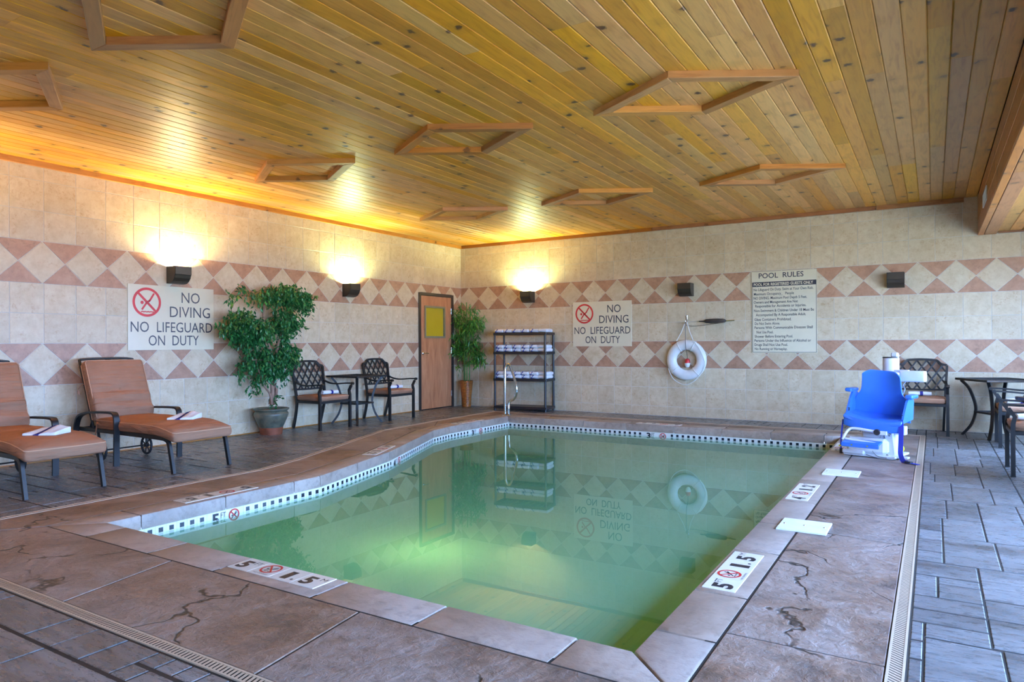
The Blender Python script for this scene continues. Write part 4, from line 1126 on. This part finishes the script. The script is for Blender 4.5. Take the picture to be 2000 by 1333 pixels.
rolled_towel(.47,-2.46,.484,R(82),'rolled white towel with blue band on the armchair beside the door')
rolled_towel(7.70,-.40,.484,R(4),'rolled white towel with blue band on the armchair behind the pool lift')
rolled_towel(8.68,-1.22,.484,R(20),'white towel on the far armchair at the right edge')
rolled_towel(8.62,-3.16,.484,R(15),'white towel with blue band on the near armchair at the right edge')
# --- chaise longues
def lounger(yc,label):
    t=empty('chaise_longue',(0,yc,0),0,label,'lounger','tan cushioned chaise longues on the left wall')
    for s in(-1,1):
        m=MB();m.tube(bez([(.175,s*.333,.26),(.185,s*.333,.36),(.25,s*.333,.46),(.42,s*.333,.507),(.65,s*.333,.52),(.86,s*.333,.525),(.925,s*.333,.51),(.948,s*.333,.45),(.950,s*.333,.30),(.945,s*.333,.0)],6),1,rect=(.050,.018),up=(0,0,1) if False else None)
        m.v=[];m.f=[];m.mi=[];m.sm=[]
        P=bez([(.175,s*.333,.26),(.185,s*.333,.36),(.25,s*.333,.46),(.42,s*.333,.507),(.65,s*.333,.52),(.86,s*.333,.525),(.925,s*.333,.51),(.948,s*.333,.45),(.950,s*.333,.30),(.945,s*.333,.0)],6)
        m.tube(P,1,rect=(.020,.055),up=(0,1,0));m.build('armrest',M['metal_black'],t)
        m=MB();P=bez([(.16,s*.295,.325),(.9,s*.295,.325),(1.60,s*.295,.322),(1.735,s*.295,.310),(1.775,s*.295,.27),(1.80,s*.295,.18),(1.845,s*.295,.0)],7)
        m.tube(P,1,rect=(.036,.028),up=(0,1,0));m.build('leg_rail',M['metal_black'],t)
        m=MB();m.lathe([(.082,-.014),(.100,-.016),(.105,0),(.100,.016),(.082,.014)],30,(.49,s*.24,.106),ax='y')
        m.v=[];m.f=[];m.mi=[];m.sm=[]
        m.tube([(.49+.093*math.cos(a),s*.24,.106+.093*math.sin(a)) for a in[2*math.pi*k/28 for k in range(28)]],.013,8,closed=True)
        for k in range(7):
            a=2*math.pi*k/7;m.tube([(.49,s*.24,.106),(.49+.088*math.cos(a),s*.24,.106+.088*math.sin(a))],.006,6)
        m.lathe([(0,-.02),(.022,-.02),(.022,.02),(0,.02)],14,(.49,s*.24,.106),ax='y');m.build('wheel',M['rubber'],t)
        m=MB();m.tube([(.49,s*.24,.106),(.47,s*.262,.31)],1,rect=(.02,.02));m.build('wheel_bracket',M['metal_black'],t)
    m=MB();m.tube([(1.70,-.29,.318),(1.70,.29,.318)],1,rect=(.03,.022));m.tube([(.20,-.29,.325),(.20,.29,.325)],1,rect=(.03,.03));m.tube([(.95,-.33,.325),(.95,.33,.325)],1,rect=(.03,.03));m.tube([(.49,-.24,.106),(.49,.24,.106)],.008,8)
    for i in range(7):m.box((.62+i*.155,0,.338),(.05,.56,.006))
    m.build('seat_frame',M['metal_black'],t)
    m=MB();m.tube(bez([(.44,-.29,.335),(.30,-.29,.70),(.165,-.285,1.00),(.14,-.25,1.05),(.137,0,1.058),(.14,.25,1.05),(.165,.285,1.00),(.30,.29,.70),(.44,.29,.335)],6),.013,8)
    for i in range(5):
        k=.15+.17*i;m.tube([(.44-.26*k,-.28,.335+.66*k),(.44-.26*k,.28,.335+.66*k)],1,rect=(.05,.008),up=(1,0,.4))
    m.tube([(.20,-.2,.33),(.33,-.2,.62)],.009,8);m.build('back_frame',M['metal_black'],t)
    c=MB()
    def seat(p):
        x=p.x+1.19;z=p.z
        dr=.055*max(0,(x-1.50)/.37)**1.6
        if z>0:
            z+=.018*(1-(p.y/.32)**2)*(1-abs((x-1.2)/.75)**4)+.004*math.sin(x*23+p.y*6)*(1-abs(p.y)/.4)
            for bx,by in((1.0,0),(1.42,0)):
                d2=(x-bx)**2+(p.y-by)**2;z-=.022*math.exp(-d2/.003)
        return Vector((p.x,p.y,z-dr))
    c.rbox((1.19,0,.392),(1.38,.640,.112),.046,(18,10,2),seat);s_=c.build('seat_cushion',M['cushion'],t)
    pp=MB();xs=[.53,.9,1.3,1.5,1.62,1.74,1.85]
    fz=lambda x:.432-.055*max(0,(x-1.50)/.37)**1.6
    loop=[(x,-.309,fz(x)) for x in xs]+[(1.868,-.285,fz(1.868)),(1.872,0,fz(1.872)),(1.868,.285,fz(1.868))]+[(x,.309,fz(x)) for x in xs[::-1]]
    pp.tube(loop,.0045,6);pp.build('piping',M['piping'],s_)
    c=MB()
    def back(p):
        z=p.z;w=1
        if p.x>0:
            z_=p.z
            bul=.020*(1-(p.y/.31)**2)*(1-(z_/.33)**2)
            cr=.010*math.sin(z_*46+1.1*math.sin(p.y*5+z_*9)+.8*p.y)*max(0,min(1,(.10-z_)/.22))
            bt=.035*math.exp(-((p.y)**2+(z_+.0)**2)/.0022)
            fold=.030*math.exp(-((z_+.22+.03*math.sin(p.y*5))/.05)**2)+.022*math.exp(-((z_+.10-.02*math.sin(p.y*6))/.035)**2)
            return Vector((p.x+bul+cr*.7-bt+fold,p.y,z))
        return Vector((p.x,p.y,z))
    c.rbox((0,0,0),(.105,.62,.665),.036,(2,12,20),back);bk=c.build('back_cushion',M['cushion'],t,(.372,0,.722),(0,R(-21.5),0))
    pp=MB()
    for xx in(.046,-.046):pp.tube([(xx,-.302,-.30),(xx,-.304,.30),(xx,-.285,.322),(xx,.285,.322),(xx,.304,.30),(xx,.302,-.30)],.0045,6)
    pp.build('piping',M['piping'],bk)
    m=MB();m.lathe([(0,0),(.012,.0),(.010,.005),(0,.007)],14,(0,0,0),ax='x');m.build('button',M['cushion'],bk,(.042,0,0))
    m=MB();m.tube(bez([(-.045,-.31,.10),(-.075,-.335,.085),(-.10,-.35,.06)],4),1,rect=(.012,.003));m.box((-.10,-.352,.02),(.003,.018,.05));m.build('tie_strap',M['cushion'],bk)
    m=MB();m.tube(bez([(.56,-.325,.39),(.60,-.345,.36),(.59,-.35,.29)],4),1,rect=(.016,.004),up=(0,1,0));m.build('tie_strap',M['cushion'],s_)
    return t
lounger(-6.81,'tan cushioned chaise longue under the no diving sign, complete in the photo')
lounger(-8.03,'tan cushioned chaise longue cut off by the left edge of the photo')
def folded_towel(x,y,z,rz,label):
    t=empty('folded_towel',(x,y,z),rz,label,'towel','folded towels on the chaise longues')
    def drp(p,e=0):
        top=.020+(p.y+.1)*.22+.009*math.sin(p.x*24+p.y*11)+.006*math.sin(p.x*55)
        zz=(p.z/.046)*top if p.z>0 else 0
        return Vector((p.x*(1-.5*(p.y))+.45*p.y,p.y,zz+e))
    m=MB();m.rbox((0,0,.0),(.23,.18,.046),.010,(9,8,1),lambda p:drp(p+Vector((0,0,.023))));m.build('towel_cloth',M['towel'],t)
    m=MB();m.rbox((0,0,.0),(.040,.186,.046),.003,(2,8,1),lambda p:drp(p+Vector((-.02,0,.023)),.0045));m.build('stripe',M['stripe'],t)
folded_towel(1.46,-6.74,.455,R(52),'folded white towel with blue stripe on the complete chaise longue')
folded_towel(1.52,-8.02,.452,R(50),'folded white towel with blue stripe on the cut off chaise longue')
# --- potted fig tree
rt=random.Random(21)
tx,ty=.285,-4.74
t=empty('potted_tree',(tx,ty,0),0,'tall artificial fig tree with twisted trunks in a glazed green planter','potted tree')
m=MB();m.lathe([(0,0),(.138,0),(.140,.005),(.152,.095)],32);m.lathe([(.152,.095),(.20,.20),(.226,.265),(.222,.285),(.205,.305),(.212,.318),(.232,.330),(.234,.345),(.216,.350),(.200,.335),(.195,.31),(0,.31)],32);pt=m.build('planter',M['planter'],t)
m=MB();m.lathe([(0,.0),(.1405,.0),(.1425,.01),(.1545,.092),(.150,.096)],32);m.build('terracotta_foot',M['terra'],pt)
m=MB();n=20
vs=[(0,0,.345)];fs=[]
for k in(1,2,3):
    for j in range(n):a=2*math.pi*j/n;vs.append((.065*k*math.cos(a),.065*k*math.sin(a),.345-.010*k+rt.uniform(-.008,.008)))
for j in range(n):
    fs.append((0,1+j,1+(j+1)%n))
    for k in(0,1):fs.append((1+k*n+j,1+(k+1)*n+j,1+(k+1)*n+(j+1)%n,1+k*n+(j+1)%n))
m.add(vs,fs);tag(m.build('moss_and_bark',M['soil'],t),kind='stuff')
sx_=.00206;TP=lambda a,b,dx=0:(dx,(420+a/4.04-530)*.0083+(-4.77-ty),1.2-(530+b/4.04-669)*.0067)
for path,r0,r1 in(
 ([TP(455,1045),TP(462,960,.02),TP(470,880,-.01),TP(455,760),TP(440,600,.02),TP(430,480,-.02),TP(400,330),TP(410,230)],.030,.010),
 ([TP(470,1045,.03),TP(485,940,-.02),TP(478,870,.02),TP(500,700),TP(505,560,.03),TP(560,420),TP(600,300,.03),TP(680,180)],.026,.008),
 ([TP(485,1045,-.02),TP(492,930,.03),TP(488,860,-.02),TP(520,650,-.04),TP(600,480,-.04),TP(640,330)],.022,.008),
 ([TP(450,1045,.04),TP(430,960,.05),TP(392,900,.05),TP(375,840,.03),TP(330,700,.04),TP(300,560,.05),TP(250,450,.04),TP(190,400)],.016,.006),
 ([TP(440,600),TP(400,560,.05),TP(330,470,.06),TP(250,380)],.012,.005),
 ([TP(478,870),TP(440,760,.1),TP(380,690,.12),TP(260,680,.14)],.012,.005)):
    P=bez(path,5);m=MB();m.tube(P,[r0+(r1-r0)*i/(len(P)-1) for i in range(len(P))],8);m.build('trunk',M['bark'],t)
def leaf_mesh(blobs,kind,parent,mat,size,name='foliage',droop=.5,aspect=.38,minx=None):
    m=MB();vs=[];fs=[]
    for (c,rad,cnt) in blobs:
        cc=Vector(c)
        ntw=max(1,int(cnt/7))
        for _ in range(ntw):
            while True:
                d=Vector((rt.uniform(-1,1),rt.uniform(-1,1),rt.uniform(-1,1)))
                if d.length<=1:break
            p=cc+Vector((d.x*rad[0],d.y*rad[1],d.z*rad[2]))
            dr=Vector((rt.uniform(-1,1),rt.uniform(-1,1),rt.uniform(-.9,.25)));dr.normalize()
            for k in range(7):
                q=p+dr*((k-3)*size*.36)+Vector((0,0,-.004*k*k*droop))
                ld=(dr*.55+Vector((rt.uniform(-1,1),rt.uniform(-1,1),rt.uniform(-1,.35)-droop*.5))).normalized()
                sd=ld.cross(Vector((rt.uniform(-1,1),rt.uniform(-1,1),1))).normalized();nn=ld.cross(sd)
                L=size*rt.uniform(.75,1.25);w=L*aspect*.5
                if minx is not None and q.x+parent.location.x<minx:q.x=minx-parent.location.x+rt.random()*.03;
                b=len(vs);vs+=[q,q+ld*L*.45+sd*w+nn*w*.3,q+ld*L-Vector((0,0,L*.12)),q+ld*L*.45-sd*w+nn*w*.3]
                fs+=[(b,b+1,b+2),(b,b+2,b+3)]
    if minx is not None:
        vs=[Vector((max(v.x,minx-.01-parent.location.x),v.y,v.z)) for v in vs]
    m.add(vs,fs);return tag(m.build(name,mat,parent),kind='stuff')
bl=[]
for a,b,r,dn in((600,150,100,1.0),(700,175,80,1),(500,140,78,1),(425,165,60,.8),(745,250,38,.8),(330,165,60,.35),(235,140,55,.22),(150,195,38,.25),
  (215,370,95,1),(300,440,115,1.0),(180,455,75,.9),(380,480,70,.8),(95,430,40,.4),(240,530,60,.6),
  (545,330,90,.75),(640,370,60,.9),(550,430,70,.6),(480,370,60,.5),(560,530,60,.5),(630,600,45,.7),
  (360,660,95,.8),(470,670,105,1.0),(570,650,85,.95),(250,690,60,.6),(205,760,36,.4),(420,770,85,.9),(520,780,60,.7),(325,860,38,.5),(330,920,16,.4),(635,660,32,.7),(480,960,22,.5),(460,1030,22,.5)):
    c=TP(a,b,.04);ry=r*.00206*1.0;rz_=r*.00166
    vol=(r/100)**2;bl.append((c,(min(.25,ry*1.1),ry*.93,rz_*.93),int(760*vol*dn)+9))
leaf_mesh(bl,0,t,M['leaf'],.058,minx=.03,aspect=.48)
# --- bamboo in a rattan vase
bx0,by0=.30,-.25
t=empty('potted_bamboo',(bx0,by0,0),0,'artificial bamboo plant in a tall brown rattan vase between door and towel rack','potted plant')
m=MB();m.lathe([(0,0),(.082,0),(.086,.01),(.098,.2),(.115,.38),(.130,.485),(.130,.5),(.120,.5),(.112,.47),(0,.47)],28);m.build('vase',M['rattan'],t)
for dx,dy,h in((-.045,.0,1.62),(-.01,.04,1.98),(.02,-.02,1.75),(.045,.03,1.95),(.065,-.01,1.66),(0,-.045,1.35)):
    m=MB();z=.46;P=[];rr=[]
    while z<h:
        P+=[(dx*(1+.3*z),dy,z),(dx*(1+.3*z),dy,z+.012),(dx*(1+.3*z),dy,z+.024)];rr+=[.0095,.0125,.0095];z+=.15
    P.append((dx*(1+.3*h),dy,h));rr.append(.009);m.tube(P,rr,8);m.build('cane',M['cane'],t)
bl=[]
for a,b,r,dn in((205,105,38,.8),(150,200,50,.8),(120,300,30,.5),(200,290,60,.6),(370,150,45,.6),(420,260,75,.8),(490,260,38,.5),(390,350,60,.6),(290,340,55,.6),(330,280,50,.5),
   (220,420,55,.7),(140,470,45,.7),(190,520,60,.9),(380,470,60,.8),(390,560,60,1),(130,580,40,.5),(190,640,50,.7),(240,580,50,.8),(440,640,60,.9),(400,700,50,.6),(470,700,40,.6),(300,400,40,.5),(200,780,25,.4)):
    px=865+a/5.8;py=580+b/5.8;xx=(px-914.5)*.0098;zz=1.2-(py-670)*.0097
    bl.append(((xx,0,zz),(r*.00165,min(.14,r*.0025),r*.00155),int(80*(r/50)**2*dn)+9))
o=leaf_mesh(bl,0,t,M['bleaf'],.115,droop=.3,aspect=.2,minx=.03)
for v in o.data.vertices:
    if v.co.y>.20:v.co.y=.20+(v.co.y-.20)*.05
# --- towel rack
rk=empty('towel_rack',(1.60,-.295,0),R(6),'black four-shelf plastic rack holding white towels, by the back wall','shelf')
for sx in(-1,1):
    for sy in(-1,1):
        m=MB()
        for a,b in((0,.06),(.085,.545),(.57,1.02),(1.045,1.355)):
            m.tube([(sx*.49,sy*.19,a),(sx*.49,sy*.19,b)],[.021,.018],12)
        m.build('post',M['rack'],rk)
shz=[.035,.530,1.005,1.345]
for z in shz:
    m=MB();m.box((0,0,z+.043),(1.0,.40,.008));
    for c,d in(((0,-.2,z+.022),(1.03,.014,.045)),((0,.2,z+.022),(1.03,.014,.045)),((-.51,0,z+.022),(.014,.40,.045)),((.51,0,z+.022),(.014,.40,.045))):m.box(c,d,b=.003)
    for i in range(9):m.box((-.44+i*.11,0,z+.030),(.012,.38,.018))
    m.build('shelf_board',M['rack'],rk)
rtw=random.Random(4)
TM=None
def rack_towel(x,z,y,rz,stripe,label,group,w=.165):
    t=empty('stacked_towel',(0,0,0),0,label,'towel',group)
    L=Matrix.Translation((1.60,-.295,0))@Matrix.Rotation(R(6),4,'Z')@Matrix.Translation((x,y,z))@Matrix.Rotation(rz,4,'Z')
    t.matrix_world=L
    global TM,TS
    if TM is None:
        m=MB();m.rbox((0,0,.030),(.178,.30,.060),.026,(4,6,1),lambda p:Vector((p.x,p.y,p.z*(1+.12*math.sin(p.x*30))+.003*math.sin(p.y*30+p.x*20))));TM=m.mesh('towel_cloth',M['towel'])
        m=MB();m.rbox((0,0,.030),(.020,.304,.064),.010,(1,6,1),lambda p:Vector((p.x+.018*math.sin(p.z*60),p.y,p.z)));TS=m.mesh('stripe',M['stripe'])
    link('towel_cloth',TM,t)
    if stripe:link('stripe',TS,t,(rtw.uniform(-.05,-.02),0,0))
for si,(zi,lay,nm) in enumerate(((3,1,'top'),(2,2,'second'),(1,2,'third'))):
    for ly in range(lay):
        for k in range(6):
            lastp=(k==5)
            lb='plain white folded towel at the right end of the %s rack shelf'%nm if lastp else '%s blue striped white towel from the left on the %s rack shelf'%(('first','second','third','fourth','fifth')[k],nm)
            if lay==2:lb+=', upper layer' if ly else ', lower layer'
            rack_towel(-.415+k*.168+rtw.uniform(-.008,.008),shz[zi]+.0475+ly*.061,rtw.uniform(-.02,.01)-.01,rtw.uniform(-.06,.06),not lastp,lb,'towels on the %s rack shelf'%nm)
# --- chrome pool rail
t=empty('pool_rail',(1.80,-1.17,0),0,'chrome grab rail standing on the far left coping corner','rail')
m=MB();m.tube(bez([(-.035,-.03,0),(-.038,-.03,.35),(-.04,-.02,.72),(-.028,-.01,.80),(.0,0,.845),(.035,.0,.835),(.065,.01,.76),(.115,.02,.62),(.160,.02,.45),(.145,.02,.34),(.095,.02,.265),(.045,.02,.245),(.018,.01,.20),(.015,.0,.10),(.015,0,0)],6),.0215,12);m.build('rail_tube',M['chrome'],t)
for x,y in((-.035,-.03),(.015,.0)):
    MB().lathe([(0,0),(.055,0),(.052,.010),(.028,.018),(.022,.020),(0,.020)],24).build('flange',M['chrome'],t,(x,y,.0005))
# --- pool lift
t=empty('pool_lift',(7.33,-2.62,0),R(-14),'blue seat pool lift on a white base at the far end of the right deck','pool lift')
m=MB()
def shell(p):
    # p.x across, p.z up the back
    k=(p.z+.27)/.54;w=1.0-.10*max(0,k)-.24/(1+math.exp(-(k-.48)*22))
    cz=max(0,abs(p.x)-.18)**1.5*1.6*max(0,(k-.8)/.2)
    return Vector((p.x*w,p.y-.045*(p.x/.3)**2+.02*math.cos(p.x*5)-.16*k,p.z-cz))
m.rbox((0,.10,.645),(.56,.030,.53),.014,(12,1,26),shell)
LR=dict(loc=(.005,0,-.012),rot=(0,R(5),0))
bk=m.build('seat_back',M['blue'],t,**LR)
m=MB()
def pan(p):
    return Vector((p.x*(1.0+.05*(-p.y)),p.y,p.z+.05*(p.x/.31)**2-.045*max(0,(-p.y-.10)/.12)**1.5+.055*max(0,p.y/.2)**2))
m.rbox((0,-.06,.395),(.56,.42,.034),.015,(12,10,1),pan);pn=m.build('seat_pan',M['blue'],t,**LR)
m=MB();m.rbox((0,-.265,.338),(.56,.03,.115),.013,(12,1,2),lambda p:Vector((p.x,p.y+.03*(p.x/.3)**2,p.z+.03*(p.x/.3)**2-.0)));m.build('seat_front_lip',M['blue'],pn)
for s in(-1,1):
    m=MB();pl=[(-.20,.40),(.13,.42),(.10,.62),(.02,.66),(-.08,.66),(-.13,.60),(-.19,.47)]
    vs=[(s*.280,y,z) for y,z in pl]+[(s*.260,y,z) for y,z in pl];n=len(pl)
    f=list(range(n));m.add(vs,[f if s<0 else f[::-1],[n+i for i in(f[::-1] if s<0 else f)]]+[[i,n+i,n+(i+1)%n,(i+1)%n] if s<0 else [i,(i+1)%n,n+(i+1)%n,n+i] for i in range(n)]);m.build('seat_wing',M['blue'],t,**LR)
    m=MB();m.rbox((s*.292,-.04,.672),(.070,.23,.040),.015,(2,5,1));m.build('armrest',M['blue'],t,**LR)
    m=MB();m.box((s*.262,-.17,.47),(.012,.03,.035));m.build('strap_slot',M['rubber'],t,**LR)
# footrest with white bar
m=MB();m.tube(bez([(.02,-.30,.285),(-.05,-.33,.292),(-.20,-.33,.305),(-.26,-.34,.295),(-.29,-.38,.24),(-.305,-.40,.19)],6),.014,10);m.tube([(-.28,-.40,.20),(.04,-.40,.175)],.012,8);m.build('footrest_bar',M['white_paint'],t,(.11,0,-.01))
m=MB();m.box((-.115,-.415,.175),(.36,.13,.020),(R(12),0,0),b=.006);m.box((-.115,-.470,.150),(.36,.014,.042),b=.003);fo=m.build('footrest',M['blue'],t,(.11,0,-.01));
for x in(-.19,-.04):MB().lathe([(0,0),(.010,0),(.009,.006),(0,.006)],12,ax='y').build('bolt',M['chrome'],fo,(x,-.477,.152))
m=MB();m.lathe([(0,-.02),(.030,-.02),(.032,.0),(.028,.015),(0,.015)],20,(.045,-.335,.283),ax='y');m.build('adjusting_knob',M['rubber'],t,(.07,0,-.01))
m=MB();m.box((.10,-.32,.277),(.07,.03,.04),b=.004);m.build('knob_bracket',M['white_paint'],t,(.07,0,-.01))
# base, column, battery box
m=MB();m.box((.02,-.06,.018),(.50,.46,.022),b=.004);m.box((.22,-.20,.022),(.30,.07,.020),b=.004);m.box((-.02,-.10,.11),(.40,.32,.17),b=.035);m.build('base_plate',M['white_paint'],t)
m=MB();m.box((.02,-.05,.25),(.24,.18,.20),b=.02);m.build('motor_housing',M['white_paint'],t)
m=MB();m.box((.175,-.12,.20),(.085,.09,.36),(0,R(-6),0),b=.008);post=m.build('lift_arm',M['white_paint'],t)
m=MB();a=((.185,-.1655,.33),(0,0,-1),(1,0,0),(0,-1,0))
for i,(x,y) in enumerate(((0,0),(.018,.006),(.036,-.004),(.056,.004),(.076,0),(.094,-.006))):
    m.stroke([(x,-.012+y),(x+.010,.010+y),(x+.012,-.008+y)],.005,*a,off=.001)
m.build('maker_mark',plain('dark_green_ink',(.01,.10,.08),.5),post)
m=MB();m.lathe([(0,0),(.012,0),(.011,.006),(0,.006)],14,ax='y');b1=m.build('bolt',M['chrome'],t,(.165,-.172,.06));
link('bolt',b1.data,t,(-.19,-.272,.12));link('bolt',b1.data,t,(.18,-.235,.033))
m=MB();m.box((-.13,-.285,.045),(.22,.05,.045),b=.012);m.build('control_unit',M['white_paint'],t)
m=MB();m.lathe([(0,0),(.078,0),(.080,.01),(.080,.62),(.075,.63),(0,.63)],28,(.085,.22,.40));cl=m.build('column_cover',M['white_paint'],t)
m=MB();m.lathe([(.0,0),(.081,0),(.081,.012),(0,.012)],28,(.085,.22,1.02));m.build('column_rim',M['rubber'],cl)
m=MB();m.box((.085,.22,.21),(.15,.15,.40),b=.01);m.build('column',M['white_paint'],t)
m=MB();m.box((.13,.20,1.055),(.07,.06,.05),b=.012);m.box((.15,.2,1.03),(.03,.04,.03));m.build('clip',M['white_paint'],cl)
m=MB();m.rbox((.33,.10,.835),(.24,.10,.115),.018,(4,2,2));m.box((.22,.12,.885),(.14,.05,.03),b=.006);m.build('battery_box',M['white_paint'],t)
GC=plain('grey_cable',(.25,.26,.27),.5)
for P_,r_ in(([(.28,.08,.79),(.25,.05,.74),(.28,.0,.70),(.24,.02,.62)],.006),([(.09,-.14,.33),(.07,-.16,.28),(.10,-.17,.22),(.06,-.17,.14),(.02,-.22,.10),(.10,-.30,.03),(.20,-.32,.02)],.004),([(.0,-.30,.03),(.12,-.33,.012),(.24,-.34,.012),(.28,-.30,.015)],.005)):
    MB().tube(bez(P_,6),r_,6).build('cable',GC,t)
m=MB();m.box((.255,-.10,.285),(.13,.08,.09),b=.006);m.build('junction_box',M['white_paint'],t)
m=MB();m.tube(bez([(.25,-.10,.13),(.28,-.11,.13),(.30,-.12,.10),(.28,-.13,.06),(.25,-.13,.05)],5),.008,8);m.build('yellow_hook',M['yellow'],t);MB().box((-.17,-.44,.118),(.10,.012,.012)).build('yellow_label',M['yellow'],t)
def strap(P,w,name,parent,mat,label=None):
    m=MB();m.tube(bez(P,6),1,rect=(w,.003),up=(0,-1,.15));return tag(m.build(name,mat,parent),label=label)
strap([(.300,-.215,.40),(.318,-.26,.33),(.325,-.30,.18),(.335,-.34,.07),(.375,-.385,.012),(.42,-.41,.006)],.045,'seat_belt',t,M['strap'],'blue webbing belt hanging down to the deck')
m=MB();m.tube([(.41,-.405,.008),(.52,-.44,.006)],1,rect=(.045,.003),up=(0,0,1));m.build('seat_belt',M['strap'],t)
m=MB();m.box((.425,-.41,.014),(.06,.05,.016),(0,0,R(-15)),b=.004);m.build('buckle',M['rubber'],t)
strap([(-.255,-.22,.37),(-.262,-.24,.25),(-.268,-.25,.12),(-.268,-.25,.06)],.016,'seat_belt',t,M['strap'])
m=MB();m.box((-.268,-.25,.035),(.028,.02,.055),b=.004);m.build('buckle',M['rubber'],t)
